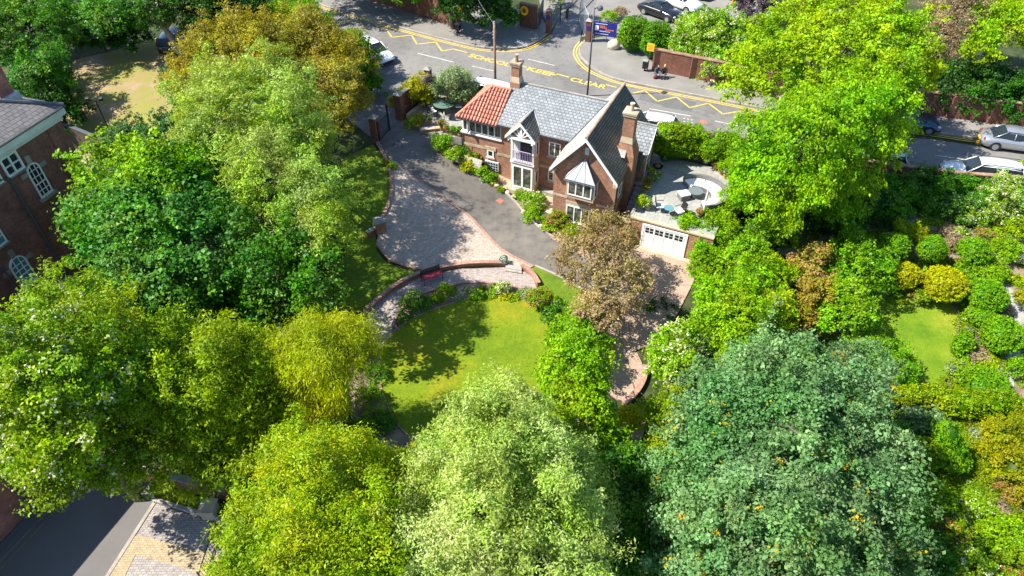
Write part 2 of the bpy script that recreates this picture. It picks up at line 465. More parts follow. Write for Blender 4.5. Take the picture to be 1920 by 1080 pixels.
# ---------------------------------------------------------------- ground
def inside(poly, x, y):
    r = False
    j = len(poly) - 1
    for i in range(len(poly)):
        xi, yi = poly[i]; xj, yj = poly[j]
        if (yi > y) != (yj > y) and x < (xj - xi) * (y - yi) / (yj - yi) + xi:
            r = not r
        j = i
    return r
def smooth_poly(pts, it=2):
    for _ in range(it):
        q = []
        for i in range(len(pts)):
            a, b = pts[i], pts[(i + 1) % len(pts)]
            q += [a * .75 + b * .25, a * .25 + b * .75]
        pts = q
    return pts
def sheet(name, px, m, off, zf=None, step=0.6, smooth=0, world=False, skirt=0.0, kind='structure', rot=None):
    pts = [Vector(p) for p in px] if world else [(G(*p) if zf is None else P(p[0], p[1], zf)) for p in px]
    pts = [Vector((p.x, p.y)) for p in pts]
    if smooth:
        pts = smooth_poly(pts, smooth)
    poly = [(p.x, p.y) for p in pts]
    dense = []
    for i in range(len(poly)):
        a, b = pts[i], pts[(i + 1) % len(pts)]
        k = max(1, int((b - a).length / step))
        dense += [a.lerp(b, j / k) for j in range(k)]
    vs = list(dense)
    x0, x1 = min(p[0] for p in poly), max(p[0] for p in poly)
    y0, y1 = min(p[1] for p in poly), max(p[1] for p in poly)
    if zf is None:
        gx = math.floor(x0 / step) * step
        while gx < x1:
            gy = math.floor(y0 / step) * step
            while gy < y1:
                if inside(poly, gx, gy):
                    vs.append(Vector((gx, gy)))
                gy += step
            gx += step
    n = len(dense)
    r = delaunay_2d_cdt(vs, [], [list(range(n))], 1, 1e-5)
    z = (lambda p: hf(p.x, p.y) + off) if zf is None else (lambda p: zf + off)
    mb = MB()
    mb.add([(p.x, p.y, z(p)) for p in r[0]], [tuple(f) for f in r[2]])
    if skirt:
        k = len(dense)
        mb.add([(p.x, p.y, z(p)) for p in dense] + [(p.x, p.y, z(p) - skirt) for p in dense],
               [(i, (i + 1) % k, (i + 1) % k + k, i + k) for i in range(k)])
    o = mb.build(name, m)
    for p_ in o.data.polygons:
        pass
    if kind: o['kind'] = kind
    return o
def ribbon_pts(pts, wd, shift=0.0):
    L, R_ = [], []
    for i, p in enumerate(pts):
        d = (pts[min(i + 1, len(pts) - 1)] - pts[max(i - 1, 0)])
        d.z = 0
        d.normalize()
        n = Vector((-d.y, d.x, 0))
        L.append(p + n * (shift + wd / 2)); R_.append(p + n * (shift - wd / 2))
    return L, R_
def chaikin(pts, it=2):
    for _ in range(it):
        q = [pts[0]]
        for a, b in zip(pts, pts[1:]):
            q += [a * .75 + b * .25, a * .25 + b * .75]
        q.append(pts[-1])
        pts = q
    return pts
def ribbon(mb, pts, wd, shift=0.0, dz=0.0, th=0.0, mi=0):
    L, R_ = ribbon_pts(pts, wd, shift)
    up = Vector((0, 0, dz))
    for i in range(len(pts) - 1):
        if th:
            a, b, c, d = [p + up for p in (L[i], R_[i], R_[i + 1], L[i + 1])]
            dn = Vector((0, 0, -th))
            mb.add([a, b, c, d, a + dn, b + dn, c + dn, d + dn], [(0, 1, 2, 3), (0, 4, 5, 1), (2, 6, 7, 3), (1, 5, 6, 2), (3, 7, 4, 0)], mi)
        else:
            mb.add([L[i] + up, R_[i] + up, R_[i + 1] + up, L[i + 1] + up], [(0, 1, 2, 3)], mi)

# base ground: one sheet with the garden slope, reaching far beyond the view
def base_ground():
    xs = [-400, -250, -150, -100] + [x * 1.0 for x in range(-75, 76)] + [100, 150, 250, 400]
    ys = [-60, -30, -10, 0] + [y * 1.0 for y in range(5, 96)] + [110, 150, 250, 400, 700]
    vs = [(x, y, hf(x, y)) for y in ys for x in xs]
    nx = len(xs)
    fs = [(j * nx + i, j * nx + i + 1, (j + 1) * nx + i + 1, (j + 1) * nx + i) for j in range(len(ys) - 1) for i in range(nx - 1)]
    o = MB().add(vs, fs).build('ground', 'ground', smooth=True)
    o['kind'] = 'structure'
base_ground()
# ---------------------------------------------------------------- ground surfaces
KL = [(593, 8), (632, 20), (667, 28), (720, 45), (773, 60), (833, 75.5), (873, 85.5), (910, 92.5), (970, 93.5), (1001, 84), (1031, 62)]
KR = [(1097, 78), (1086, 91), (1086, 107), (1105, 126), (1132, 143), (1164, 153), (1205, 161.5), (1270, 174), (1358, 191), (1430, 206), (1600, 231), (1752, 250), (1796, 257), (1840, 262), (1930, 275), (2050, 293)]
sheet('road', [(380, -30), (470, -6), (560, 42), (640, 100), (650, 150), (640, 215), (700, 262), (752, 222), (745, 178), (800, 176), (900, 190), (1040, 214), (1230, 262), (1400, 300), (1550, 330), (1900, 368), (2150, 395), (2150, 315), (1900, 285), (1745, 262), (1560, 250), (1430, 205), (1300, 180), (1210, 164), (1160, 154), (1107, 130), (1090, 115), (1085, 97), (1090, 60), (1110, 20), (1130, -20), (1060, -20), (1050, 30), (1035, 62), (1020, 80), (990, 94), (930, 94), (870, 84), (790, 64), (700, 36), (640, 20), (580, 2), (520, -30)], 'asphalt', .05, zf=ZR, step=2)
sheet('pavement', KL + [(1018, 40), (975, 20), (860, 10), (690, -40), (560, -60), (520, -20)], 'pavement', .15, zf=ZR, skirt=.2)
sheet('pavement', [(1105, 76)] + KR + [(2150, 250), (1920, 225), (1700, 190), (1440, 160), (1228, 112), (1180, 80), (1140, 70)], 'pavement', .15, zf=ZR, skirt=.2)
sheet('car_park', [(1090, 70), (1110, 20), (1130, -20), (1100, -60), (1500, -60), (1480, 40), (1240, 72), (1150, 62)], 'pavement', .045, zf=ZR, step=2)
sheet('footpath', [(1000, -60), (1060, -20), (1050, 30), (1034, 58), (1018, 30), (1008, -10)], 'pavement', .06, zf=ZR, step=2)
sheet('gravel_yard', [(150, 330), (100, 250), (110, 120), (230, 92), (330, 60), (400, 90), (400, 200), (380, 300), (330, 330)], 'gravel', .04, smooth=1)
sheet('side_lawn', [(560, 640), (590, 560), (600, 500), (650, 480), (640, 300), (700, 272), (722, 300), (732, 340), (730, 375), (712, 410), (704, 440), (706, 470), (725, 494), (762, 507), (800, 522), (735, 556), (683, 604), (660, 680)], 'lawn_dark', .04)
sheet('drive', [(700, 264), (752, 222), (775, 236), (800, 250), (830, 272), (870, 302), (910, 334), (955, 367), (985, 402), (1010, 428), (1035, 447), (1100, 480), (1165, 530), (1180, 580), (1150, 590), (1100, 548), (1050, 520), (1003, 500), (975, 490), (930, 465), (900, 425), (870, 400), (840, 385), (800, 350), (770, 330), (735, 305), (712, 280)], 'asphalt_drive', .065)
sheet('block_paving', [(722, 300), (735, 305), (770, 330), (810, 358), (850, 388), (880, 405), (905, 433), (940, 472), (1000, 501), (985, 508), (950, 500), (870, 502), (800, 508), (760, 500), (728, 488), (706, 458), (712, 425), (733, 375), (733, 330)], 'paving', .085)
mb = MB()
ribbon(mb, chaikin([G(*p) for p in [(735, 305), (770, 330), (810, 358), (850, 388), (880, 405), (905, 433), (940, 472), (1000, 501)]]), .16, dz=.105, th=.08)
ribbon(mb, chaikin([G(*p) for p in [(706, 458), (728, 488), (760, 500), (800, 508)]]), .16, dz=.11, th=.08)
mb.build('paving_edge', 'brick_edge')['kind'] = 'structure'
mb = MB()
ribbon(mb, chaikin([G(*p) for p in [(800, 250), (830, 272), (870, 302), (910, 334), (955, 367), (985, 402), (1010, 428), (1040, 448)]]), .13, dz=.14, th=.12)
ribbon(mb, chaikin([G(*p) for p in [(1003, 500), (1050, 520), (1100, 548), (1150, 590)]]), .13, dz=.13, th=.12)
mb.build('kerb', 'kerb')['kind'] = 'structure'
sheet('front_bed', [(798, 250), (830, 258), (862, 275), (905, 300), (950, 340), (1035, 372), (1040, 405), (1160, 440), (1200, 462), (1150, 480), (1035, 447), (1010, 428), (985, 402), (955, 367), (910, 334), (870, 302), (830, 272)], 'soil', .055)
sheet('front_terrace', [(918, 318), (960, 338), (1040, 365), (1040, 408), (1020, 398), (1010, 375), (990, 364), (965, 362), (945, 350), (930, 335)], 'stone', .10)
sheet('forecourt', [(1030, 447), (1110, 440), (1200, 464), (1310, 496), (1300, 530), (1270, 590), (1240, 640), (1190, 660), (1160, 690), (1120, 640), (1150, 600), (1165, 545), (1090, 480)], 'forecourt', .08)
sheet('round_terrace', [(1120, 640), (1160, 650), (1190, 655), (1207, 690), (1205, 715), (1185, 745), (1165, 755), (1140, 740), (1120, 700)], 'forecourt', .10, smooth=1, skirt=.1)
sheet('bed', [(735, 640), (735, 606), (745, 585), (775, 560), (805, 545), (850, 533), (900, 528), (960, 536), (1008, 542), (1040, 560), (1100, 560), (1130, 600), (1140, 700), (1100, 800), (950, 900), (740, 900), (660, 800), (650, 690), (690, 660), (712, 680)], 'soil', .055)
sheet('garden_path', [(683, 600), (705, 573), (735, 549), (770, 529), (800, 518), (860, 506), (950, 503), (975, 507), (998, 520), (1008, 545), (985, 548), (960, 542), (900, 532), (850, 536), (800, 550), (768, 568), (745, 592), (738, 612), (730, 640), (712, 672), (690, 690), (670, 640)], 'path_brick', .09)
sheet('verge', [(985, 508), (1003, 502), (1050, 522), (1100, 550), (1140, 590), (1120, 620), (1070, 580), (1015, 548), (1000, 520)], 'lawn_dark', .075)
LAWN = [(712, 680), (718, 650), (740, 620), (785, 593), (830, 576), (880, 561), (930, 555), (975, 561), (1020, 584), (1052, 612), (1085, 660), (1095, 720), (1060, 790), (980, 840), (880, 850), (800, 835), (758, 815), (735, 780), (715, 735)]
sheet('lawn', LAWN, 'lawn', .10, smooth=1)
mb = MB()
pp = [G(*p) for p in LAWN[:11] + LAWN[-4:]]
ribbon(mb, chaikin([G(*p) for p in LAWN[-4:] + LAWN[:11]]), .07, dz=.13, th=.1)
ribbon(mb, chaikin([G(*p) for p in [(748, 622), (738, 612), (745, 590), (768, 566), (800, 549), (850, 535), (900, 530), (960, 539), (985, 545)]]), .14, dz=.15, th=.12)
mb.build('lawn_edging', 'brick_edge')['kind'] = 'structure'
# right hand neighbour's garden
sheet('garden_beds', [(1480, 420), (1600, 400), (1900, 440), (2100, 460), (2100, 1300), (1650, 1300), (1640, 900), (1640, 760), (1560, 700), (1500, 600)], 'soil', .045)
sheet('garden_lawn', [(1590, 560), (1650, 560), (1700, 560), (1740, 568), (1795, 572), (1792, 640), (1780, 700), (1760, 735), (1650, 735), (1600, 640)], 'lawn_fresh', .075, smooth=1)
sheet('garden_lawn', [(1650, 1000), (1700, 960), (1800, 830), (1850, 840), (1870, 900), (1850, 1000), (1790, 1090), (1690, 1090)], 'lawn_fresh', .075, smooth=1)
sheet('garden_path', [(1878, 535), (1900, 545), (1935, 600), (1925, 650), (1900, 680), (1900, 755), (1882, 755), (1885, 690), (1890, 640), (1905, 600), (1885, 560)], 'stone_grey', .085, smooth=1)
sheet('garden_terrace', [(1660, 400), (1720, 398), (1720, 432), (1665, 432)], 'asphalt_dark', .09)
sheet('garden_path', [(1600, 560), (1500, 500), (1450, 470), (1470, 462), (1530, 480), (1640, 540)], 'stone_grey', .07, smooth=1)
sheet('woodland_path', [(1200, 760), (1215, 790), (1190, 860), (1150, 960), (1150, 1090), (1110, 1090), (1130, 960), (1165, 860), (1180, 790)], 'soil', .08, smooth=1)
# lower left yard
sheet('yard', [(-60, 1300), (-80, 1080), (90, 925), (150, 900), (230, 880), (420, 950), (470, 1300)], 'asphalt_dark', .05)
sheet('yard_paving', [(292, 945), (405, 985), (470, 1010), (480, 1300), (60, 1300), (200, 1086)], 'block_grey', .075)
sheet('yard_paving_band', [(252, 1006), (275, 1008), (420, 1048), (440, 1110), (405, 1095), (340, 1065), (255, 1042), (232, 1090), (190, 1110), (205, 1082)], 'block_tan', .09)
mb = MB()
ribbon(mb, [G(*p) for p in [(292, 942), (200, 1086), (120, 1200)]], .16, dz=.11, th=.08)
mb.build('yard_drain', 'kerb')['kind'] = 'structure'
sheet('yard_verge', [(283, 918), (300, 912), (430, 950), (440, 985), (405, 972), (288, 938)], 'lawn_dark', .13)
mb = MB()
ribbon(mb, [G(*p) for p in [(286, 938), (405, 974), (450, 990)]], .18, dz=.2, th=.2)
mb.build('yard_kerb', 'kerb')['kind'] = 'structure'
mb = MB()
for s_ in (.45, .75):
    ribbon(mb, [G(*p) for p in [(-40, 1075), (100, 930)]], .06, shift=-s_, dz=.07)
mb.build('yard_lines', 'wood')['kind'] = 'structure'

# road surface details and painted markings
def R(u, v, dz=.06):
    return P(u, v, ZR) + Vector((0, 0, dz))
def mark(name, m, fn):
    mb = MB(); fn(mb)
    o = mb.build(name, m); o['kind'] = 'structure'
    return o
def _far(mb):
    L1 = chaikin([R(*p) for p in [(593, 12), (632, 24), (667, 32), (720, 49), (773, 64), (833, 79.5), (873, 89.5), (910, 96.5), (970, 97.5), (1003, 88), (1035, 67)]])
    L2 = chaikin([R(*p) for p in [(1089, 79), (1078, 92), (1078, 108), (1097, 131), (1132, 148), (1164, 158), (1205, 166.5), (1270, 179), (1358, 196), (1430, 211), (1600, 236), (1752, 255), (1796, 262), (1840, 267), (1930, 280), (2050, 298)]])
    for L in (L1, L2):
        for s_ in ((.12, -.12)):
            ribbon(mb, L, .11, shift=s_)
mark('double_yellow_lines', 'yellow', _far)
def _kf(mb):
    for L in (KL, KR):
        ribbon(mb, chaikin([R(*p, dz=.17) for p in L]), .15, th=.15)
mark('road_kerb', 'kerb', _kf)
def _zig(mb):
    for Z_ in ([(642, 46), (655, 40), (676, 42), (686, 58), (723, 54), (735, 71), (772, 67), (782, 84), (817, 80), (829, 97), (850, 93), (877, 100)],
               [(1186, 176), (1209, 171), (1232, 191), (1268, 183), (1293, 203), (1328, 195), (1355, 215), (1398, 208), (1421, 227), (1460, 221)]):
        [ribbon(mb, [R(*p), R(*q)], .13) for p, q in zip(Z_, Z_[1:])]
    for a, b in (((960, 124), (968, 125)), ((978, 125), (987, 127)), ((1040, 139), (1067, 146)), ((1136, 160), (1156, 165))):
        ribbon(mb, [R(*a), R(*b)], .13)
mark('zigzag_lines', 'yellow', _zig)
def _dash(mb):
    for a, b in (((783, 101), (852, 118)), ((885, 125), (925, 134)), ((990, 112), (1040, 124)), ((1217, 205), (1295, 219)), ((1340, 228), (1388, 238)), ((1752, 292), (1852, 307))):
        ribbon(mb, [R(*a), R(*b)], .10)
    for i in range(3):
        for j in range(3):
            a = R(1281 + i * 7, 223 + i * 1.5 + j * 5.5)
            ribbon(mb, [a, a + Vector((.14, -.03, 0))], .12)
mark('white_road_lines', 'white_line', _dash)
mark('asphalt_patch', 'asphalt_patch', lambda mb: mb.add([R(*p, dz=.054) for p in [(1196, 188), (1205, 173), (1240, 180), (1306, 193), (1295, 210), (1242, 202), (1240, 198)]], [(0, 1, 2, 3, 4, 5, 6)]))
mark('asphalt_patch', 'asphalt_patch', lambda mb: mb.add([R(*p, dz=.054) for p in [(1117, 160), (1126, 157), (1140, 161), (1135, 168)]], [(0, 1, 2, 3)]))
mark('red_access_cover', 'rust_red', lambda mb: mb.add([R(*p, dz=.058) for p in [(1313, 226), (1325, 228), (1325, 234), (1311, 232)]], [(0, 1, 2, 3)]))
mark('drive_cover', 'rust_red', lambda mb: mb.add([G(*p, dz=.078) for p in [(929, 378), (937, 373), (946, 378), (938, 384)]], [(0, 1, 2, 3)]))
def word(txt, u0, v0, u1, v1, h):
    a, b = R(u0, v0), R(u1, v1)
    cu = bpy.data.curves.new('road_lettering', 'FONT')
    cu.body = txt
    cu.size = h / .70
    cu.offset = .022
    cu.space_character = 1.0
    o = bpy.data.objects.new('tmp', cu)
    C.objects.link(o)
    bpy.context.view_layer.update()
    wd = max(p[0] for p in o.bound_box) - min(p[0] for p in o.bound_box)
    me = bpy.data.meshes.new_from_object(o.evaluated_get(bpy.context.evaluated_depsgraph_get()))
    bpy.data.objects.remove(o)
    me.materials.clear(); me.materials.append(M['yellow'])
    o = bpy.data.objects.new('road_lettering', me)
    C.objects.link(o)
    d = b - a
    o.location = a
    o.rotation_euler = (0, 0, math.atan2(d.y, d.x))
    o.scale = (d.length / wd, 1, 1)
    o['kind'] = 'structure'
word('SCHOOL', 877, 107, 953, 126, .62)
word('KEEP', 985, 132, 1038, 145, .62)
word('CLEAR', 1067, 152, 1134, 168, .62)

# ---------------------------------------------------------------- boundary walls
def wall_run(name, label, pts, h, th, m, coping, group=None, piers=(), base=None, cat='wall'):
    t = thing(name, label, cat, (0, 0, 0), 0, group)
    mb, mc = MB(), MB()
    ribbon(mb, pts, th, dz=h, th=h)
    ribbon(mc, pts, th + .1, dz=h + .07, th=.068)
    for i in piers:
        p = pts[i] if isinstance(i, int) else i
        mb.box(p.x - th * .9, p.x + th * .9, p.y - th * .9, p.y + th * .9, p.z, p.z + h + .03)
    mb.build('brickwork', m, t)
    mc.build('coping', coping, t)
    return t
def inter(pts, n):
    out = []
    for a, b in zip(pts, pts[1:]):
        out += [a.lerp(b, i / n) for i in range(n)]
    return out + [pts[-1]]
gz = Vector((0, 0, .1))
wl = inter([P(600, -30, ZR), P(683, -2, ZR), P(858, 53, ZR)], 3)
wall_run('boundary_wall', 'long red brick wall behind the shaded pavement at the top of the photo', wl, 2.2, .3, 'brick_wall', 'ridge_clay', piers=(1, 3, 5, 6))
wr = inter([P(1228, 134, ZR), P(1440, 178, ZR), P(1700, 212, ZR), P(1930, 242, ZR), P(2150, 270, ZR)], 3)
wall_run('boundary_wall', 'long red brick wall with panels behind the far pavement on the right', wr, 1.9, .3, 'brick_wall', 'ridge_clay', piers=(0, 1, 3, 5, 6, 7, 8, 9, 10, 11))
gw = [P(975, 50, ZR), P(1006, 57, ZR)]
t = wall_run('gate_wall', 'short brick wall with a round yellow and red emblem by the school gate', gw, 2.2, .3, 'brick_wall', 'ridge_clay')
d = (gw[1] - gw[0]).normalized(); nn = Vector((d.y, -d.x, 0))
def disc(mb, c, n_, r, th, k=20, sx=1.0, mi=0):
    n_ = n_.normalized(); a = n_.cross(Vector((0, 0, 1))).normalized(); b = Vector((0, 0, 1))
    mb.prism([c + a * math.cos(2 * math.pi * i / k) * r * sx + b * math.sin(2 * math.pi * i / k) * r for i in range(k)], n_ * th, mi)
c = gw[0].lerp(gw[1], .30) + nn * .15 + Vector((0, 0, 1.65))
mb = MB(); disc(mb, c, nn, .42, .04); e_ = mb.build('emblem', 'sign_yellow', t)
mb = MB(); disc(mb, c + nn * .04, nn, .22, .02, sx=.8); mb.build('shield', 'sign_red', e_)
def pier(u, v, h, wd, label, m='brick_wall', z=None, cap='stone_grey', capz=.22, panel=False, group=None, rz=-.36):
    p = P(u, v, ZR) if z is None else P(u, v, z)
    t = thing('brick_pier', label, 'pier', p, rz, group)
    k = wd / 2
    MB().box(-k, k, -k, k, -.2, h).build('shaft', m, t)
    MB().add([(-k - .06, -k - .06, h), (k + .06, -k - .06, h), (k + .06, k + .06, h), (-k - .06, k + .06, h), (0, 0, h + capz)], [(3, 2, 1, 0), (0, 1, 4), (1, 2, 4), (2, 3, 4), (3, 0, 4)]).build('cap', cap, t)
    if panel:
        MB().box(-k * .7, k * .7, -k - .04, -k - .002, h - .75, h - .4).build('name_plate', 'navy', t)
    return t
pier(1028, 64, 2.2, .42, 'red brick pier with a navy plate beside the school gate', panel=True)
pier(1102, 80, 2.0, .45, 'red brick pier at the left end of the navy school sign', panel=True)
# school sign board
t = thing('school_sign', 'navy blue school sign board on posts beside the white boulder', 'sign', P(1110, 80, ZR), -.32)
MB().box(0, 2.1, -.03, .03, .75, 1.95).build('board', 'navy', t)
for x in (.1, 1.95):
    MB().box(x, x + .07, .03, .1, 0, 1.9).build('post', 'black', t)
mb = MB(); mb.box(.18, .5, -.05, -.031, 1.2, 1.62); mb.build('crest', 'white', t)
mb = MB()
for x0, x1, z0 in ((.6, 1.15, 1.44), (.6, 1.0, 1.56), (1.1, 1.85, 1.28)):
    x = x0
    random.seed(int(x0 * 100))
    while x < x1:
        k = random.choice((.05, .07, .08)); mb.box(x, x + k, -.045, -.031, z0, z0 + .085); x += k + .025
mb.build('orange_lettering', 'orange', t)
mb = MB()
for x0, x1, z0 in ((.6, 1.5, 1.14), (.2, 1.2, 1.78), (.2, 1.4, .9)):
    x = x0
    while x < x1:
        k = random.choice((.03, .05, .06)); mb.box(x, x + k, -.045, -.031, z0, z0 + .05); x += k + .02
mb.build('white_lettering', 'white', t)
# white boulder
mb = MB(); mb.ball((0, 0, .35), (.55, .42, .5), 12, 8)
random.seed(4)
mb.v = [(x * (1 + random.uniform(-.12, .12)), y * (1 + random.uniform(-.12, .12)), z * (1 + random.uniform(-.1, .1))) for x, y, z in mb.v]
o = mb.build('boulder', 'boulder', smooth=True); o.location = P(1150, 92, ZR + .1)
tag(o, 'large white boulder below the navy school sign', 'boulder')

# school gate (metal), with open leaf
def railing(name, label, cat, a, b, h, n, m='black', rail=.03, barr=.014, group=None):
    t = thing(name, label, cat, a, 0, group)
    b = b - a
    mb = MB()
    for z in (.15, h - .08):
        mb.tube([(0, 0, z), b + Vector((0, 0, z))], rail, 6)
    mb.build('rail', m, t)
    mb = MB()
    for i in range(n + 1):
        p = b * (i / n)
        mb.tube([p, p + Vector((0, 0, h))], barr, 5)
    mb.build('bars', m, t)
    for p in (Vector((0, 0, 0)), b):
        MB().tube([p, p + Vector((0, 0, h + .12))], .04, 6).build('post', m, t)
    return t
railing('metal_gate', 'dark metal gate leaf standing open behind the emblem wall', 'gate', P(1009, 57, ZR), P(1018, 32, ZR), 1.9, 14, 'lead_dark')
railing('metal_gate', 'tall grey metal gate standing open behind the brick pier of the navy sign', 'gate', P(1100, 78, ZR), P(1086, 40, ZR), 2.4, 16, 'lead')
railing('path_fence', 'green mesh fence beside the footpath at the top edge', 'fence', P(1030, 60, ZR), P(1062, -8, ZR), 1.2, 24, 'bin_green')
mb = MB(); mb.tube([P(1050, 42, ZR), P(1050, 42, ZR) + Vector((0, 0, 1.6))], .05, 6)
o = mb.build('gate_post', 'black'); tag(o, 'slim dark post beside the footpath near the school entrance', 'post')
mb = MB(); a = P(1063, 36, ZR) + Vector((0, 0, .9)); b = P(1100, 0, ZR) + Vector((0, 0, .95))
mb.tube([a, b], .07, 6); mb.tube([a, a - Vector((0, 0, .9))], .12, 8)
o = mb.build('barrier_arm', 'dark_wood'); tag(o, 'dark barrier arm across the car park entrance', 'barrier')

# poles, lamp posts, signs
def column(name, label, cat, p, h, r0, r1, m, lean=(0, 0)):
    t = thing(name, label, cat, p)
    MB().tube([(0, 0, -.2), (lean[0] * .5, lean[1] * .5, h * .5), (lean[0], lean[1], h)], [r0, (r0 + r1) / 2, r1], 10).build('pole', m, t, True)
    return t
pp_ = P(929, 172, ZR)
t = column('telegraph_pole', 'brown wooden telegraph pole rising behind the red tiled roof', 'telegraph pole', pp_, 5.6, .11, .09, 'ridge_clay')
MB().tube([(0, 0, 5.5), (0, 0, 5.68)], [.1, .06], 8).build('pole_cap', 'stone_grey', t)
for z in (4.4, 4.65, 4.9):
    MB().tube([(-.16, 0, z), (.0, 0, z)], .025, 6).build('step', 'lead', t)
mb = MB()
a = pp_ + Vector((0, 0, 5.45)); b = P(830, -40, ZR) + Vector((0, 0, 6))
mb.tube([a.lerp(b, i / 10) - Vector((0, 0, .8 * (1 - (i / 5 - 1) ** 2))) for i in range(11)], .006, 4)
o = mb.build('telephone_wire', 'lead'); tag(o, 'thin telephone wire running from the pole to the top edge', 'wire')
pl_ = P(1101, 181, ZR)
t = column('lamp_post', 'tall slim navy lamp post behind the slate roof ridge', 'lamp post', pl_, 7.0, .075, .05, 'navy' if False else 'lead_dark')
MB().tube([(0, 0, 6.9), (.35, .05, 7.1)], .035, 6).build('arm', 'lead_dark', t)
MB().lathe(.42, .05, [(.05, 7.15), (.2, 7.05), (.24, 6.9), (.16, 6.8), (.05, 6.78)], 12).build('lantern', 'lead_dark', t)
t = thing('floodlight_post', 'black post with twin floodlights at the edge of the gravel yard', 'floodlight', P(207, 249, ZR), 0)
MB().tube([(0, 0, -.2), (0, 0, 2.6)], .05, 8).build('pole', 'black', t)
MB().tube([(-.45, -.05, 2.62), (.4, .05, 2.62)], .035, 6).build('crossbar', 'black', t)
for x in (-.5, .45):
    MB().obox((x - .13, -.1, 2.6), (.26, 0, 0), (0, .2, .06), (0, -.05, .22)).build('floodlight', 'black', t, bevel=.02)
def sign_post(u, v, h, label, lid='stone_grey', z=ZR, bl=''):
    t = thing('sign_post', label, 'sign', P(u, v, z + .15), -.36)
    MB().tube([(0, 0, 0), (0, 0, h)], .04, 8).build('post', 'lead_dark', t)
    s_ = MB().box(-.3, .3, -.06, -.04, h - .65, h).build('sign_plate', 'sign_yellow', t)
    mb = MB()
    for z_ in (h - .18, h - .3, h - .42, h - .52):
        mb.box(-.2, .2, -.068, -.0605, z_, z_ + .035)
    mb.build('lettering', 'orange', s_)
    b = thing('litter_bin', bl, 'litter bin', P(u - 6, v + 2, z + .15), -.36)
    MB().box(-.2, .2, -.17, .17, .25, .85).build('body', 'black', b, bevel=.03)
    MB().box(-.23, .23, -.2, .2, .852, .95).build('lid', lid, b, bevel=.03)
    MB().box(-.05, .05, -.05, .05, 0, .249).build('stand', 'black', b)
sign_post(1214, 131, 2.3, 'yellow sign on a dark post in front of the sunlit hedge', bl='black litter bin with grey lid in front of the sunlit hedge')
sign_post(865, 60, 2.6, 'yellow sign on a dark post at the end of the shaded brick wall', bl='black litter bin with grey lid at the end of the shaded wall')
# road clutter
o = MB().lathe(0, 0, [(.28, 0), (.28, .04), (.16, .05), (.03, .7)], 12).build('traffic_cone', 'orange'); o.location = P(1373, 8, ZR)
tag(o, 'orange traffic cone near the parked cars at the top edge', 'traffic cone')
# ---------------------------------------------------------------- windows
def frame_window(parent, o, xd, wd, ht, cols=1, rows=1, fw=.055, glass='glass_light', name='window', frame='white', sill=None, dep=.05, door=False, bars=None):
    """o: bottom left corner on the wall surface, xd: unit direction to the right seen from outside"""
    o = Vector(o); x = Vector(xd).normalized(); z = Vector((0, 0, 1)); n = x.cross(z)
    mb = MB()
    mb.obox(o + n * .005, x * wd, z * fw, n * dep)
    mb.obox(o + n * .005 + z * (ht - fw), x * wd, z * fw, n * dep)
    for i in range(cols + 1):
        xo = (wd - fw) * i / cols
        mb.obox(o + n * .005 + x * xo + z * fw, x * fw, z * (ht - 2 * fw), n * dep)
    for j in range(1, rows):
        zo = (ht - fw) * j / rows
        for i in range(cols):
            xo = (wd - fw) * i / cols
            mb.obox(o + n * .007 + x * (xo + fw) + z * zo, x * ((wd - fw) / cols - fw), z * fw * .7, n * dep * .8)
    f = mb.build(name, frame, parent)
    MB().obox(o + n * .004 + x * fw * .5 + z * fw * .5, x * (wd - fw), z * (ht - fw), n * .02).build('pane', glass, f)
    if sill:
        MB().obox(o + n * .002 - x * .08 - z * .1, x * (wd + .16), z * .098, n * .12).build('sill', sill, f)
    return f

# ---------------------------------------------------------------- the main house
H = thing('detached_house', 'brick house with grey slate gables and a red tiled sunroom beside the drive', 'house', HO, -HA)
mb = MB()
# cross wing (gable to the garden)
EZ, AX, AZ = 4.4, 2.07, 7.05
mb.prism([(0, 0, -.4), (4.15, 0, -.4), (4.15, 0, EZ + .1), (AX, 0, AZ - .12), (0, 0, EZ + .1)], (0, 6.8, 0))
# main range
mb.prism([(0.0, 2.7, -.4), (0.0, 7.6, -.4), (0.0, 7.6, 4.6), (0.0, 5.4, 6.1), (0.0, 2.7, 4.75)], (-5.0, 0, 0))
# sunroom base
mb.box(-8.0, -5.0, 2.72, 6.6, -.4, 3.38)
mb.build('wall', 'brick', H)
# stone string courses and plinths
mb = MB()
mb.box(-.02, 1.0, -.025, -.001, 2.08, 2.24)
mb.box(2.95, 4.17, -.025, -.001, 2.08, 2.24)
mb.box(4.151, 4.175, 0, 6.8, 2.08, 2.24)
mb.box(-8.02, -6.25, 2.695, 2.719, 2.3, 2.5)
mb.box(-5.3, -3.95, 2.675, 2.699, 2.1, 2.3)
mb.box(-2.1, -.002, 2.675, 2.699, 2.05, 2.25)
mb.box(-2.1, -.002, 2.675, 2.699, .15, .35)
mb.build('string_course', 'stone', H)
# pale surrounds
mb = MB()
mb.box(.90, 2.72, -.03, -.001, 1.62, 1.92)
mb.box(.90, 1.0, -.03, -.001, .3, 1.62)
mb.box(2.60, 2.72, -.03, -.001, .3, 1.62)
mb.build('window_surround', 'stone', H)

# roofs
def roof(name, pts, th, m, parent=H):
    return MB().slab(pts, th).build(name, m, parent)
oh = .42
L0, R0 = -.15, 4.29
ze = EZ
sl_ = (AZ - EZ) / (AX - L0)
roof('roof_slope', [(L0, -oh, ze), (AX, -oh, AZ), (AX, 7.0, AZ), (L0, 7.0, ze)], .09, 'slate_light')  # paler slate than the right slope: sunlight put into the colour
roof('roof_slope', [(AX, -oh, AZ), (R0, -oh, ze), (R0, 7.0, ze), (AX, 7.0, AZ)], .09, 'slate_shaded')
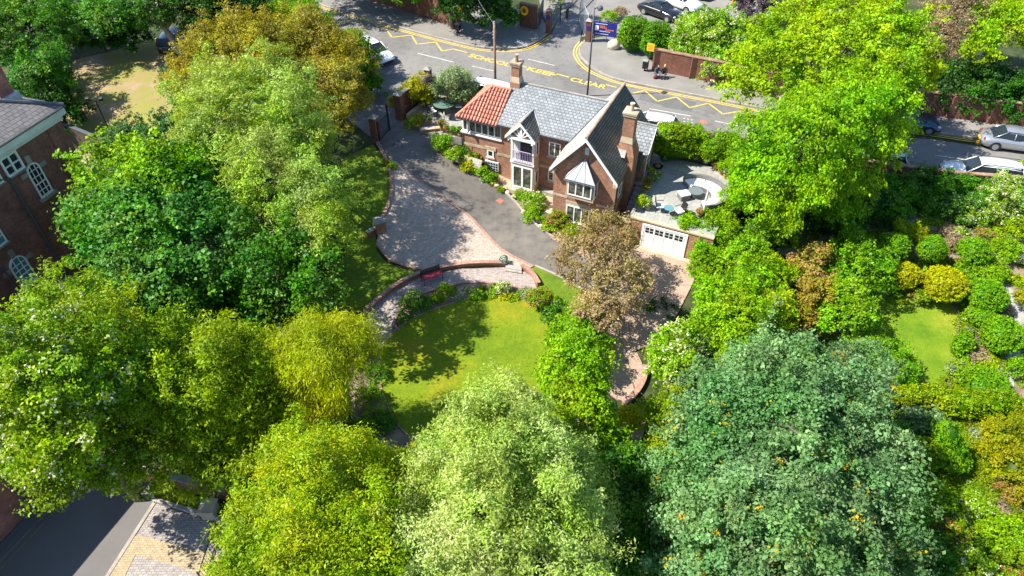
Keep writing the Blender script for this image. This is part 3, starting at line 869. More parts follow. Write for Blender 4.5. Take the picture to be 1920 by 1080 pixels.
# ridge tiles
MB().tube([(AX, -oh - .02, AZ + .01), (AX, 7.02, AZ + .01)], .1, 8).build('ridge_tiles', 'ridge_tan', H)
# main range front and rear slopes, cut at the valley with the wing
def bz(w_): return 4.75 + (w_ - 2.35) * .557
RW = 5.4; RZ = bz(RW)
uval = lambda z: L0 + (z - ze) / sl_
roof('roof_slope', [(-5.1, 2.35, 4.75), (uval(4.75) + .05, 2.35, 4.75), (uval(RZ) + .05, RW, RZ), (-5.1, RW, RZ)], .08, 'slate')
roof('roof_slope', [(-5.1, RW, RZ), (uval(RZ) + .05, RW, RZ), (uval(4.6) + .05, 8.0, RZ - 2.6 * .557), (-5.1, 8.0, RZ - 2.6 * .557)], .08, 'slate')
MB().tube([(-5.05, RW, RZ + .02), (uval(RZ) + .05, RW, RZ + .02)], .07, 8).build('ridge_tiles', 'stone_grey', H)
mb = MB()
mb.tube([(uval(4.75), 2.35, 4.80), (uval(RZ) + .02, RW, RZ + .05)], .045, 6)
mb.build('valley_lead', 'lead_dark', H)
# gutters
for a, b, r_ in (((-5.0, 2.30, 4.70), (-4.1, 2.30, 4.70), .05), ((-1.85, 2.30, 4.70), (-.1, 2.30, 4.70), .05), ((R0 + .05, -oh, ze - .08), (R0 + .05, 1.6, ze - .08), .055), ((R0 + .05, 3.25, ze - .08), (R0 + .05, 4.1, ze - .08), .055)):
    MB().tube([a, b], r_, 6).build('gutter', 'black', H)
for a in (((4.22, -.08, 4.3), (4.22, -.08, .0)), ((-.08, 2.62, 4.4), (-.08, 2.62, 2.4)), ((-8.03, 2.66, 3.3), (-8.03, 2.66, 1.6))):
    MB().tube(a, .04, 6).build('downpipe', 'black', H)
# barge boards on the wing gable
def barge(parent, l, a, r, y, wdt, th, m='white', name='barge_board'):
    mb = MB()
    for p, q in ((l, a), (a, r)):
        p = Vector((p[0], y, p[1])); q = Vector((q[0], y, q[1]))
        mb.obox(p + Vector((0, 0, -wdt)), q - p, Vector((0, 0, wdt)), Vector((0, -th, 0)))
    return mb.build(name, m, parent)
barge(H, (L0 - .02, ze - .02), (AX, AZ - .02), (R0 + .02, ze - .02), -oh, .24, .045)
barge(H, (L0 - .02, ze - .02), (AX, AZ - .02), (R0 + .02, ze - .02), 7.045, .24, .045)
MB().box(-.12, .14, -oh + .01, -.01, 4.02, 4.3).box(4.0, 4.26, -oh + .01, -.01, 4.02, 4.3).build('kneeler', 'stone', H)
o = MB().box(AX - .13, AX + .13, -.03, -.002, 5.65, 6.15).build('vent_slit', 'white_dull', H)

# first floor bay with lead roof
mb = MB()
bx0, bx1, bw = 1.12, 2.90, -.72
mb.box(bx0 - .04, bx1 + .04, bw + .02, -.002, 2.72, 2.96)
mb.box(bx0 - .02, bx0 + .08, bw + .04, -.002, 2.96, 4.1)
mb.box(bx1 - .08, bx1 + .02, bw + .04, -.002, 2.96, 4.1)
B1 = mb.build('bay', 'stone', H)
MB().box(bx0 + .08, bx1 - .08, -.3, -.02, 2.96, 4.1).build('bay_interior', 'white_dull', B1)
frame_window(B1, (bx0 + .1, bw + .02, 2.96), (1, 0, 0), bx1 - bx0 - .2, 1.14, 3, 1, .075)
frame_window(B1, (bx1 + .02, bw + .06, 2.96), (0, 1, 0), .62, 1.14, 1, 1, .06)
rx0, rx1, ry, rz0, rzt = .98, 3.04, -.86, 4.14, 5.38
mb = MB()
mx = (rx0 + rx1) / 2
apx = (mx, -.01, rzt)
mb.add([(rx0, ry, rz0), (rx1, ry, rz0), apx], [(0, 1, 2)])
mb.add([(rx1, ry, rz0), (rx1, -.01, rz0), apx], [(0, 1, 2)], 1)  # right face in darker lead, its shade put into the colour
mb.add([(rx0, -.01, rz0), (rx0, ry, rz0), apx], [(0, 1, 2)])
mb.box(rx0, rx1, ry, -.01, rz0 - .09, rz0 - .002)
BR = mb.build('bay_roof', ['lead', 'lead_dark'], B1)
mb = MB()
for p in ((rx0, ry, rz0), (rx0 + .69, ry, rz0), (rx0 + 1.38, ry, rz0), (rx1, ry, rz0)):
    q = Vector(apx); p = Vector(p)
    if p.x in (rx0, rx1):
        mb.tube([p, q], .03, 6)
    else:
        mb.tube([p, p.lerp(q, .93)], .018, 6)
mb.tube([(rx0, ry, rz0), (rx1, ry, rz0)], .03, 6)
mb.build('lead_roll', 'lead_dark', BR)
# ground floor window of the wing
frame_window(H, (1.0, -.03, .32), (1, 0, 0), 1.6, 1.30, 3, 1, .075, sill='white')
# recess windows (main range, right of the balcony bay)
frame_window(H, (-1.45, 2.7, 3.12), (1, 0, 0), .85, 1.08, 2, 1, .075, sill='stone')
frame_window(H, (-1.42, 2.7, 1.12), (1, 0, 0), .42, .86, 1, 1, .07, sill='stone')
frame_window(H, (0.0, 1.9, 1.2), (0, -1, 0), .5, 1.0, 1, 1, .06)
MB().box(-1.75, -.1, 2.2, 2.66, .1, .42).build('step', 'stone_grey', H)
# small window and vent under the sunroom
mb = MB()
mb.box(-6.25, -5.40, 2.66, 2.718, 2.36, 2.62)
f = frame_window(H, (-6.09, 2.72, 1.78), (1, 0, 0), .52, .60, 1, 1, .1, glass='glass', sill='stone')
mb.build('lintel', 'stone', H)
f = MB().box(-6.25, -5.2, 2.60, 2.715, .78, 1.5).build('window', 'white_dull', H)
mb = MB()
for i in range(5):
    for j in range(3):
        mb.box(-6.19 + i * .2, -6.05 + i * .2, 2.585, 2.599, .84 + j * .21, .98 + j * .21)
mb.build('pane', 'glass', f)
# stone patch and corbel
MB().box(-8.02, -7.3, 2.69, 2.718, 1.6, 2.28).build('stone_panel', 'brick_warm', H)

# balcony bay with timber gable
BB = MB()
c0, c1, cw = -3.92, -2.14, 1.9
BB.box(c0, c1, cw + .02, 2.69, 0, 4.55)
bay2 = BB.build('balcony_bay', 'cream', H)
frame_window(bay2, (c0 + .12, cw + .02, .42), (1, 0, 0), c1 - c0 - .24, 1.85, 2, 1, .13, name='french_door', glass='glass_light')
MB().box(c0 - .05, c1 + .1, cw - .35, cw + .015, .1, .36).build('doorstep', 'stone', bay2)
fd = frame_window(bay2, (c0 + .06, cw + .02, 2.62), (1, 0, 0), c1 - c0 - .12, 1.95, 1, 1, .13, name='balcony_door', glass='glass')
MB().box(c0 + .22, c0 + .62, cw - .012, cw + .01, 2.75, 4.4).build('curtain', 'white_dull', fd)
mb = MB()
mb.box(c0 + .66, c0 + .72, cw - .03, cw - .012, 2.75, 4.44)
mb.box(c0, c1, cw - .10, cw + .015, 2.46, 2.60)
mb.build('door_frame', 'white', fd)
frame_window(bay2, (c1, cw + .12, 3.2), (0, 1, 0), .5, 1.1, 1, 1, .07)
frame_window(bay2, (c1, cw + .12, .9), (0, 1, 0), .5, 1.1, 1, 1, .07)
mb = MB()
x0, x1 = c0 + .22, c1 - .22
for z in (2.68, 3.5):
    mb.tube([(x0, cw - .14, z), (x1, cw - .14, z)], .025, 6)
k = 11
for i in range(k + 1):
    x = x0 + (x1 - x0) * i / k
    mb.tube([(x, cw - .14, 2.62), (x, cw - .14, 3.5)], .014, 5)
mb.build('balcony_rail', 'purple_rail', bay2)
# little gable roof
gy = 1.42; ga = -2.98; gl, gr = -4.08, -1.95; ge, gt = 4.72, 5.86
# the ridge runs back into the main slope
zk = 5.56
yb = 2.35 + (zk - 4.75) / .557; gb_ = ga - .1
ye = 2.35 + (ge - 4.75) / .557
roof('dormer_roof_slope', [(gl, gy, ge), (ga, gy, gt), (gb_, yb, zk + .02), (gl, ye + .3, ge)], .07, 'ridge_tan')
roof('dormer_roof_slope', [(ga, gy, gt), (gr, gy, ge), (gr, ye + .3, ge), (gb_, yb, zk + .02)], .07, 'slate_shaded')
MB().tube([(gr, ye + .2, ge + .04), (gb_, yb, zk + .04)], .04, 6).build('valley_lead', 'lead', H)
MB().tube([(gl, ye + .2, ge + .04), (gb_, yb, zk + .04)], .04, 6).build('valley_lead', 'lead', H)
MB().tube([(ga, gy - .02, gt + .01), (gb_, yb, zk + .03)], .05, 8).build('ridge_tiles', 'stone_grey', H)
barge(H, (gl - .02, ge - .02), (ga, gt - .02), (gr + .02, ge - .02), gy, .20, .05)
MB().prism([(c0, 1.93, 4.5), (c1, 1.93, 4.5), (ga, 1.93, 5.6)], (0, .8, 0)).build('gable_infill', 'brick', H)
mb = MB()
ty = gy + .02
mb.box(c0 - .1, c1 + .15, ty, ty + .12, 4.50, 4.66)
mb.box(ga - .08, ga + .08, ty + .01, ty + .11, 4.66, 5.6)
for sx in (-1, 1):
    mb.obox((ga - .05, ty + .02, 4.68), (.11, 0, 0), (0, .08, 0), (sx * .62, 0, .44))
    mb.obox((ga - .05, ty + .02, 4.68), (.11, 0, 0), (0, .08, 0), (sx * .36, 0, .74))
mb.box(c0 - .02, c0 + .1, ty, cw + .015, 4.36, 4.498)
mb.box(c1 - .1, c1 + .04, ty, cw + .015, 4.36, 4.498)
mb.build('gable_truss', 'white', H)

# sunroom
SR = MB().box(-7.9, -5.05, 2.80, 6.5, 3.40, 4.52).build('sunroom', 'glass_light', H)
frame_window(SR, (-7.98, 2.80, 3.42), (1, 0, 0), 2.98, 1.14, 6, 1, .075)
frame_window(SR, (-7.9, 6.4, 3.42), (0, -1, 0), 3.6, 1.14, 5, 1, .075)
MB().box(-8.08, -4.92, 2.60, 2.799, 3.30, 3.41).box(-8.08, -7.9, 2.8, 6.6, 3.30, 3.41).build('sill', 'white', SR)
MB().obox((-7.45, 2.72, 3.5), (.02, -.38, 0), (0, 0, .98), (.05, 0, 0)).obox((-7.45, 2.72, 3.5), (.02, -.38, 0), (0, 0, .06), (.05, 0, 0)).build('open_casement', 'white', SR)
ez, ex0, ey0, ey1 = 4.62, -8.22, 2.28, 7.1
rzs = 6.12; ry_ = (ey0 + ey1) / 2; rxs = -6.5
roof('tiled_roof', [(ex0, ey0, ez), (-5.1, ey0, ez), (-5.1, ry_, rzs), (rxs, ry_, rzs)], .07, 'pantile', SR)
roof('tiled_roof', [(ex0, ey1, ez), (ex0, ey0, ez), (rxs, ry_, rzs)], .07, 'pantile', SR)
roof('tiled_roof', [(-5.1, ey1, ez), (ex0, ey1, ez), (rxs, ry_, rzs), (-5.1, ry_, rzs)], .07, 'pantile', SR)
mb = MB()
kx = (rxs - ex0); sy = (ry_ - ey0); sz = rzs - ez
x = -5.18
while x > ex0 + .15:
    f_ = min(1.0, (x - ex0) / kx)
    n_ = max(1, int(f_ * 8))
    for j in range(n_):
        a, b = j / n_ * f_, (j + 1) / n_ * f_
        mb.tube([(x, ey0 + sy * a - .02, ez + sz * a + .05), (x, ey0 + sy * b - .03, ez + sz * b + .02)], [.085, .07], 6)
    x -= .235
y = ey0 + .2
while y < ey1 - .1:
    f_ = 1 - abs(y - ry_) / sy
    mb.tube([(ex0, y, ez + .02), (ex0 + kx * f_, y, ez + sz * f_ + .02)], .075, 6)
    y += .235
mb.build('pantile_rolls', 'pantile', SR)
mb = MB()
mb.tube([(ex0, ey0, ez + .06), (rxs, ry_, rzs + .06)], .11, 8)
mb.tube([(ex0, ey1, ez + .06), (rxs, ry_, rzs + .06)], .11, 8)
mb.tube([(rxs, ry_, rzs + .06), (-5.1, ry_, rzs + .06)], .11, 8)
mb.build('hip_tiles', 'ridge_red', SR)
mb = MB(); mb.tube([(ex0, ey0 - .04, ez - .04), (-5.1, ey0 - .04, ez - .04)], .05, 6); mb.build('gutter', 'black', SR)

# chimneys
def chimney(x0, x1, y0, y1, z0, zs, zt, m, shoulder, pots, cap='ridge_tan', name_pot='ridge_tan'):
    c_ = MB()
    if shoulder:
        s = shoulder
        c_.box(x0 - s, x1 + s, y0 - s, y1 + s, z0, zs)
        a = [(x0 - s, y0 - s, zs), (x1 + s, y0 - s, zs), (x1 + s, y1 + s, zs), (x0 - s, y1 + s, zs)]
        b = [(x0, y0, zs + .4), (x1, y0, zs + .4), (x1, y1, zs + .4), (x0, y1, zs + .4)]
        c_.add(a + b, [(i, (i + 1) % 4, (i + 1) % 4 + 4, i + 4) for i in range(4)], 1)
        c_.box(x0, x1, y0, y1, zs + .4, zt)
    else:
        c_.box(x0, x1, y0, y1, z0, zt)
    o = c_.build('chimney', [m, 'stone'], H)
    q = .1
    MB().box(x0 - q * .6, x1 + q * .6, y0 - q * .6, y1 + q * .6, zt - .16, zt - .002).box(x0 - q, x1 + q, y0 - q, y1 + q, zt, zt + .11).build('chimney_cap', cap, o)
    for px_, py_ in pots:
        MB().lathe(px_, py_, [(.13, zt + .11), (.11, zt + .5), (.15, zt + .52), (.15, zt + .6), (.09, zt + .6)], 10).build('chimney_pot', name_pot, o)
    return o
c1_ = chimney(-5.28, -4.72, 5.05, 5.6, 4.5, 6.55, 7.85, 'brick_warm', .08, [(-5.0, 5.3)])
mb = MB()
mb.tube([(-4.6, 5.3, 7.0), (-4.6, 5.3, 9.35)], .018, 5)
mb.tube([(-4.6, 5.3, 7.2), (-4.72, 5.3, 7.2)], .02, 5)
bo = Vector((-4.6, 5.3, 9.25)); bd = Vector((-.8, .35, 0)).normalized()
mb.tube([bo - bd * .5, bo + bd * .5], .014, 5)
for i in range(6):
    p = bo + bd * (-.45 + i * .18); q = bd.cross(Vector((0, 0, 1)))
    mb.tube([p - q * .22, p + q * .22], .01, 4)
    mb.tube([p - Vector((0, 0, .14)), p + Vector((0, 0, .14))], .01, 4)
mb.build('aerial', 'lead', c1_)
c2_ = chimney(3.55, 4.25, 2.05, 2.75, 5.75, 5.8, 7.75, 'brick_warm', .06, [(3.9, 2.4)], cap='stone', name_pot='stone')
# external stack body with stone weathering
mb = MB()
mb.box(3.3, 4.55, 1.8, 3.0, -.3, 5.0)
mb.add([(3.3, 1.8, 5.0), (4.55, 1.8, 5.0), (4.55, 3.0, 5.0), (3.3, 3.0, 5.0), (3.5, 2.0, 5.78), (4.3, 2.0, 5.78), (4.3, 2.85, 5.78), (3.5, 2.85, 5.78)], [(0, 1, 5, 4), (1, 2, 6, 5), (2, 3, 7, 6), (3, 0, 4, 7), (4, 5, 6, 7)], 0)
cs = mb.build('chimney_breast', ['brick_warm', 'stone'], H)
MB().slab([(3.22, 1.62, 4.98), (4.02, 1.62, 4.98), (4.02, 1.98, 5.5), (3.22, 1.98, 5.5)], .05).build('weathering_slate', 'slate_light', cs)
mb = MB(); mb.box(4.45, 4.75, 3.25, 3.4, 3.2, 4.6); mb.build('downpipe_hopper', 'lead_dark', H)

# rear porch on the right side of the wing
mb = MB()
mb.prism([(4.85, 3.7, 2.0), (4.85, 6.2, 2.0), (4.85, 6.2, 4.3), (4.85, 4.95, 5.4), (4.85, 3.7, 4.3)], (-.75, 0, 0))
PR = mb.build('porch', 'brick_warm', H)
px0, px1, pw, pz = 2.9, 5.05, 4.95, 5.68
roof('porch_roof', [(3.9, 3.5, 4.28), (px1, 3.5, 4.28), (px1, pw, pz), (px0 + .25, pw, pz)], .08, 'slate', PR)
roof('porch_roof', [(3.9, 6.4, 4.28), (px1, 6.4, 4.28), (px1, pw, pz), (px0 + .25, pw, pz)], .08, 'slate', PR)
MB().tube([(px0 + .2, pw, pz + .03), (px1 + .02, pw, pz + .03)], .06, 8).build('ridge_tiles', 'stone_grey', PR)
mb = MB()
for s_ in (1, -1):
    p = Vector((px1, pw + s_ * -1.47, 4.26)); q = Vector((px1, pw, pz - .02))
    mb.obox(p - Vector((0, 0, .2)), q - p, Vector((0, 0, .2)), Vector((.04, 0, 0)))
mb.build('barge_board', 'white', PR)
MB().tube([(3.93, 3.5, 4.34), (px0 + .4, pw - .05, pz + .02)], .04, 6).build('valley_lead', 'lead', PR)
frame_window(PR, (4.85, 4.2, 2.1), (0, 1, 0), 1.0, 2.0, 1, 2, .1, name='porch_door', glass='glass')
frame_window(H, (4.15, .5, 2.7), (0, 1, 0), .6, .9, 1, 1, .07)

# side steps (down beside the wing), garage and raised patio
RX0, RX1, RY0, RY1 = 5.35, 10.6, -.25, 7.4
GA = thing('garage', 'brick garage under the raised paved patio with a white panelled door', 'garage', HO, -HA)
mb = MB()
mb.box(RX0, RX1, RY0, RY1, -.3, ZR - .06)
mb.box(4.18, RX0 - .002, 3.35, RY1, -.3, ZR - .06)
mb.box(4.5, RX0 - .002, RY0, RY0 + .25, -.3, 1.6)
mb.build('wall', 'brick_warm', GA)
MB().box(RX0 - .0, RX1, RY0 - .05, RY0 + .215, ZR - .058, ZR + .035).box(4.45, RX0 - .002, RY0 - .06, RY0 + .3, 1.602, 1.72).build('coping', 'stone', GA)
# patio paving
MB().slab([(RX0, RY0 + .22, ZR), (RX1, RY0 + .22, ZR), (RX1, RY1, ZR), (4.18, RY1, ZR), (4.18, 3.35, ZR), (RX0, 3.35, ZR)], .058).build('patio_paving', 'patio', GA)
MB().box(RX0 - .12, RX0 - .004, .1, 3.3, ZR - .3, ZR + .03).build('kerb', 'stone_grey', GA)
st = MB()
for i in range(7):
    st.box(4.6, RX0 - .14, 3.35 - (i + 1) * .36, 3.35 - i * .36 - .002, .3, ZR - .15 * (i + 1))
S_ = st.build('steps', 'stone_grey', GA)
MB().box(4.19, RX0 - .14, RY0 + .3, .82, .3, .9).build('landing', 'patio', GA)
mb = MB()
d0, d1 = 6.3, 8.95
mb.box(d0 - .12, d0, RY0 - .05, RY0 - .002, 0, 1.78)
mb.box(d1, d1 + .12, RY0 - .05, RY0 - .002, 0, 1.78)
mb.box(d0 - .12, d1 + .12, RY0 - .05, RY0 - .002, 1.782, 1.9)
mb.build('door_frame', 'white', GA)
gd = MB().box(d0, d1, RY0 - .03, RY0 - .002, .03, 1.78).build('garage_door', 'white', GA)
mb, mbm = MB(), MB()
for i in range(4):
    xx = d0 + .12 + i * (d1 - d0 - .14) / 4
    for j in range(2):
        for k in range(2):
            mb.box(xx + k * .27, xx + k * .27 + .22, RY0 - .036, RY0 - .031, 1.26 + j * .22, 1.44 + j * .22)
mb.build('pane', 'glass', gd)
for i in range(5):
    xx = d0 + .04 + i * (d1 - d0 - .14) / 4
    mbm.box(xx, xx + .05, RY0 - .042, RY0 - .031, .08, 1.74)
mbm.box(d0 + .04, d1 - .04, RY0 - .042, RY0 - .031, 1.14, 1.19)
mbm.build('door_stile', 'white', gd)
MB().box(4.6, 10.6, RY0 - .35, RY0 - .055, -.02, .09).build('threshold', 'stone', GA)
mb = MB(); mb.tube([(5.75, RY0 - .05, 1.55), (5.75, RY0 - .2, 1.6), (5.75, RY0 - .2, 1.45)], .03, 6); mb.box(5.68, 5.82, RY0 - .28, RY0 - .12, 1.2, 1.45)
mb.build('wall_lantern', 'black', GA)

# ---------------------------------------------------------------- walls close to the house
def uwt(u, w_, z): return UW(u, w_, z)
yw = [P(1226, 294, ZR), P(1291, 309, ZR)]
wall_run('garden_wall', 'brick wall behind the patio, mostly under the bright hedge', [UW(5.2, 7.6, ZR), UW(7.0, 7.7, ZR)], 1.9, .22, 'brick_wall', 'ridge_clay')
t = thing('arched_gate', 'dark arched timber gate between the two hedges at the back of the patio', 'gate', UW(7.05, 7.65, ZR), -HA)
pts = [(0, 0, 0), (1.0, 0, 0), (1.0, 0, 1.7)] + [(.5 + .5 * math.cos(a), 0, 1.7 + .35 * math.sin(a)) for a in [math.pi * i / 10 for i in range(1, 10)]] + [(0, 0, 1.7)]
MB().prism(pts, (0, .06, 0)).build('boards', 'dark_wood', t)
mb = MB(); mb.box(.02, .98, -.03, -.002, .3, .4); mb.box(.02, .98, -.03, -.002, 1.5, 1.6); mb.obox((.05, -.03, .4), (.12, 0, 0), (0, .026, 0), (.75, 0, 1.1))
mb.build('brace', 'black', t)
MB().box(-.16, -.01, -.1, .12, 0, 2.1).box(1.01, 1.3, -.1, .15, 0, 2.3).build('gate_jamb', 'brick_wall', t)
wall_run('roadside_wall', 'brick wall with the hedge on it along the road to the right of the arched gate', inter([UW(8.3, 7.8, ZR), UW(12, 8.6, ZR), UW(16, 9.6, ZR), UW(24, 11.0, ZR), UW(34, 14, ZR)], 2), 1.5, .22, 'brick_wall', 'ridge_clay')
# terrace at the left of the house
t = thing('side_terrace', 'small shaded paved terrace with low walls left of the red tiled sunroom', 'terrace', (0, 0, 0))
tp = [P(790, 250, ZR), P(772, 222, ZR), P(812, 185, ZR), P(905, 200, ZR), P(905, 240, ZR), P(868, 262, ZR)]
MB().slab([p + Vector((0, 0, .12)) for p in tp], .6).build('paving', 'patio', t)
mb = MB()
ribbon(mb, [P(864, 259, ZR), P(828, 246, ZR), P(790, 250, ZR)], .3, dz=.3, th=.9)
mb.build('low_wall', 'brick_warm', t)
mb = MB()
ribbon(mb, [P(864, 259, ZR), P(828, 246, ZR), P(790, 250, ZR)], .36, dz=.36, th=.058)
ribbon(mb, [P(764, 224, ZR), P(812, 185, ZR), P(880, 200, ZR)], .22, dz=.4, th=.3)
mb.build('coping', 'stone', t)
wall_run('roadside_wall', 'brick wall between the side terrace and the road, left of the red roof', inter([P(806, 178, ZR), P(900, 196, ZR)], 3), 1.5, .24, 'brick_wall', 'stone_grey')
wall_run('gate_side_wall', 'brick wall running back from the right gate pier beside the golden conifer', inter([P(756, 214, ZR), P(806, 178, ZR)], 2), 1.7, .24, 'brick_wall', 'stone_grey')
pier(752, 224, 2.1, .55, 'tall brick gate pier with a pointed stone cap right of the drive gates', z=ZR, capz=.3)
pier(706, 264, 1.9, .5, 'brick gate pier with a stone cap on the left of the drive gates', z=ZR, capz=.3)
pier(806, 178, 2.2, .45, 'brick pier topped by a dark spiky plant at the road corner', z=ZR)
railing('drive_gate', 'black metal drive gate standing open from the left pier', 'gate', P(712, 266, ZR), P(730, 246, ZR), 1.5, 10)
mb = MB(); mb.tube([(0, 0, 0), (0, 0, 1.9)], .06, 8); mb.ball((0, 0, 2.0), .12)
o = mb.build('gate_stop_post', 'black'); o.location = P(731, 245, ZR); tag(o, 'black post at the free end of the open drive gate', 'post')
wall_run('drive_edge_wall', 'low brick edging wall between the left lawn and the drive', chaikin([G(*p) for p in [(708, 270), (724, 300), (736, 335), (734, 375), (718, 410)]]), .14, .14, 'brick_wall', 'brick_edge')
p = G(714, 432)
t = thing('brick_pier', 'short square brick pier at the corner of the left lawn', 'pier', p, .4)
MB().box(-.32, .32, -.32, .32, -.2, .75).build('shaft', 'brick_warm', t)
MB().box(-.38, .38, -.38, .38, .752, .86).build('cap', 'stone_grey', t)
wall_run('low_garden_wall', 'low dark wall running from the short brick pier into the left trees', [G(712, 434), G(690, 448)], .5, .2, 'brick_wall', 'stone_grey')
arc = chaikin([G(*p) for p in [(683, 598), (705, 571), (735, 546), (770, 526), (800, 514), (860, 502), (905, 499), (948, 500)]])
wall_run('curved_wall', 'long curved low brick wall around the circular path', arc, .34, .17, 'brick_warm', 'brick_edge')
arc = chaikin([G(*p) for p in [(978, 503), (998, 517), (1010, 538)]])
wall_run('curved_wall', 'short curved low brick wall right of the opening to the circular path', arc, .3, .17, 'brick_warm', 'brick_edge')
arc = chaikin([G(*p) for p in [(1209, 690), (1207, 716), (1190, 744), (1168, 760)]])
wall_run('curved_wall', 'curved low brick edging of the round terrace at lower right', arc, .22, .2, 'brick_warm', 'brick_edge')
# steps at the opening
mb = MB()
for i in range(2):
    a, b = G(948, 500 + i * 4), G(978, 505 + i * 4)
    mb.obox(a + Vector((0, 0, .1)), b - a, Vector((0, -.35, 0)), Vector((0, 0, .12 - i * .04)))
o = mb.build('garden_steps', 'kerb'); tag(o, 'pale stone steps between the two curved brick walls', 'steps')
wall_run('yard_wall', 'low brick wall behind the lower left yard', inter([P(205, 886, 0), P(300, 905, 0), P(430, 935, 0)], 2), .9, .25, 'brick_wall', 'stone_grey')
wall_run('fence_wall', 'dark timber and brick wall between the villa and the gravel yard', inter([P(130, 268, .6), P(205, 300, .6), P(290, 330, .6)], 2), 1.8, .2, 'dark_wood', 'lead_dark')
railing('yard_railing', 'spiked black railing by the block paving at the bottom edge', 'railing', G(412, 1005), G(385, 1095), 1.0, 12)
o = MB().box(-.3, .3, -.3, .3, 0, .7).box(-.36, .36, -.36, .36, .702, .8).build('stone_pier', 'stone'); o.location = G(398, 965); tag(o, 'pale stone pier at the end of the spiked railing', 'pier')

# ---------------------------------------------------------------- left villa
VA = math.radians(18)
VC = P(96, 205, 9.0)
VD = Vector((math.sin(VA), math.cos(VA), 0)); VN = Vector((VD.y, -VD.x, 0))
V_ = thing('brick_villa', 'tall dark brick villa with arched white windows and slate roof at the left edge', 'villa', (VC.x, VC.y, 0), -VA)
# local: x outward (to the right), y along the facade (away), z up
def VW(u, v):
    q0, q1 = P(u, v, 0), P(u, v, 20)
    f0, f1 = (q0 - VC).dot(VN), (q1 - VC).dot(VN)
    t = f0 / (f0 - f1)
    q = q0.lerp(q1, t)
    return (q - VC).dot(VD), q.z
mb = MB()
mb.box(-9, 0, -16, 0, -3, 8.4)
mb.build('wall', 'brick_old', V_)
mb = MB()
mb.box(-.5, .14, -.9, .12, -3, 8.38)
mb.build('corner_pier', 'brick_old', V_)
MB().box(-9.3, .45, -16.2, .45, 8.6, 9.0).box(-9.2, .25, -16.2, .25, 8.3, 8.598).build('cornice', 'white_dull', V_)
MB().box(-9.4, .55, -16.3, .55, 9.002, 9.08).build('gutter', 'lead_dark', V_)
MB().slab([(.5, -16.2, 9.1), (.5, .5, 9.1), (-3.5, -3.4, 10.9), (-3.5, -16.2, 10.9)], .1).slab([(.5, .5, 9.1), (-9.3, .5, 9.1), (-5.5, -3.4, 10.9), (-3.5, -3.4, 10.9)], .1).build('roof', 'slate_old', V_)
MB().tube([(.5, .5, 9.14), (-3.5, -3.4, 10.94)], .1, 6).build('hip_lead', 'lead_dark', V_)
pc = VW(24, 180)
ch = MB().box(-2.6, -1.9, -1.1, -.2, 9, 12.2).build('chimney', 'brick_old', V_)
MB().box(-2.75, -1.75, -1.25, -.05, 8.9, 9.9).build('chimney_base', 'lead', ch)
def arch_window(parent, y0, y1, z0, z1, cols=3, rows=4, glass='glass', x=.005):
    r = (y1 - y0) / 2; cy = (y0 + y1) / 2; zs = z1 - r
    def ring(rr, zz, k=12):
        return [(cy - rr, zz), ] and [(cy + rr * math.cos(math.pi * i / k), zs + rr * math.sin(math.pi * i / k)) for i in range(k + 1)]
    outer = [(y1, z0)] + ring(r, 0) + [(y0, z0)]
    inn = [(y1 - .08, z0 + .1)] + ring(r - .08, 0) + [(y0 + .08, z0 + .1)]
    k = len(outer)
    mb = MB()
    vs = [(x, a, b) for a, b in outer] + [(x + .09, a, b) for a, b in outer] + [(x + .09, a, b) for a, b in inn] + [(x, a, b) for a, b in inn]
    fs = []
    for i in range(k):
        j = (i + 1) % k
        fs += [(i, j, j + k, i + k), (i + k, j + k, j + 2 * k, i + 2 * k), (i + 2 * k, j + 2 * k, j + 3 * k, i + 3 * k)]
    mb.add(vs, fs)
    for i in range(1, cols):
        yy = y0 + (y1 - y0) * i / cols
        zt = zs + math.sqrt(max(0, (r - .1) ** 2 - (yy - cy) ** 2))
        mb.box(x + .02, x + .07, yy - .018, yy + .018, z0 + .1, zt)
    for j in range(1, rows + 1):
        zz = z0 + (zs - z0) * j / rows
        mb.box(x + .02, x + .065, y0 + .1, y1 - .1, zz - (.035 if j == rows // 2 else .016), zz + (.035 if j == rows // 2 else .016))
    f = mb.build('arched_window', 'white', parent)
    MB().prism([(x, a, b) for a, b in inn], (.03, 0, 0)).build('pane', glass, f)
    MB().box(x, x + .12, cy - .14, cy + .14, z1 + .02, z1 + .5).build('keystone', 'stone_grey', f)
    MB().box(x, x + .1, y0 - .45, y0 - .02, zs - .12, zs + .12).build('springer', 'stone_grey', f)
    MB().box(x, x + .1, y1 + .02, y1 + .45, zs - .12, zs + .12).build('springer', 'stone_grey', f)
    MB().box(x, x + .18, y0 - .15, y1 + .15, z0 - .18, z0 - .002).build('sill', 'stone_grey', f)
    return f
a = VW(77, 372); b = VW(98, 362); c = VW(55, 312)
arch_window(V_, a[0], b[0] + .1, a[1], c[1] + .15)
a = VW(42, 541); b = VW(68, 523); c = VW(32, 482)
arch_window(V_, a[0], b[0] + .1, a[1], c[1] + .15, glass='glass_blue')
a = VW(12, 297); b = VW(38, 279)
frame_window(V_, (.03, a[0] - 1.95, 7.12), (0, 1, 0), 1.1, 1.12, 2, 2, .09, glass='glass', dep=.12, sill='stone_grey')
frame_window(V_, (.03, a[0] - .5, 7.12), (0, 1, 0), 1.1, 1.12, 2, 2, .09, glass='glass', dep=.12, sill='stone_grey')
a = VW(0, 462); frame_window(V_, (.002, a[0] - .6, a[1]), (0, 1, 0), 1.1, 2.0, 2, 4, .09, glass='glass_blue', sill='stone_grey')
a = VW(108, 552); frame_window(V_, (.002, a[0], a[1] - .8), (0, 1, 0), .9, 1.0, 1, 1, .09, glass='glass', sill='stone_grey')
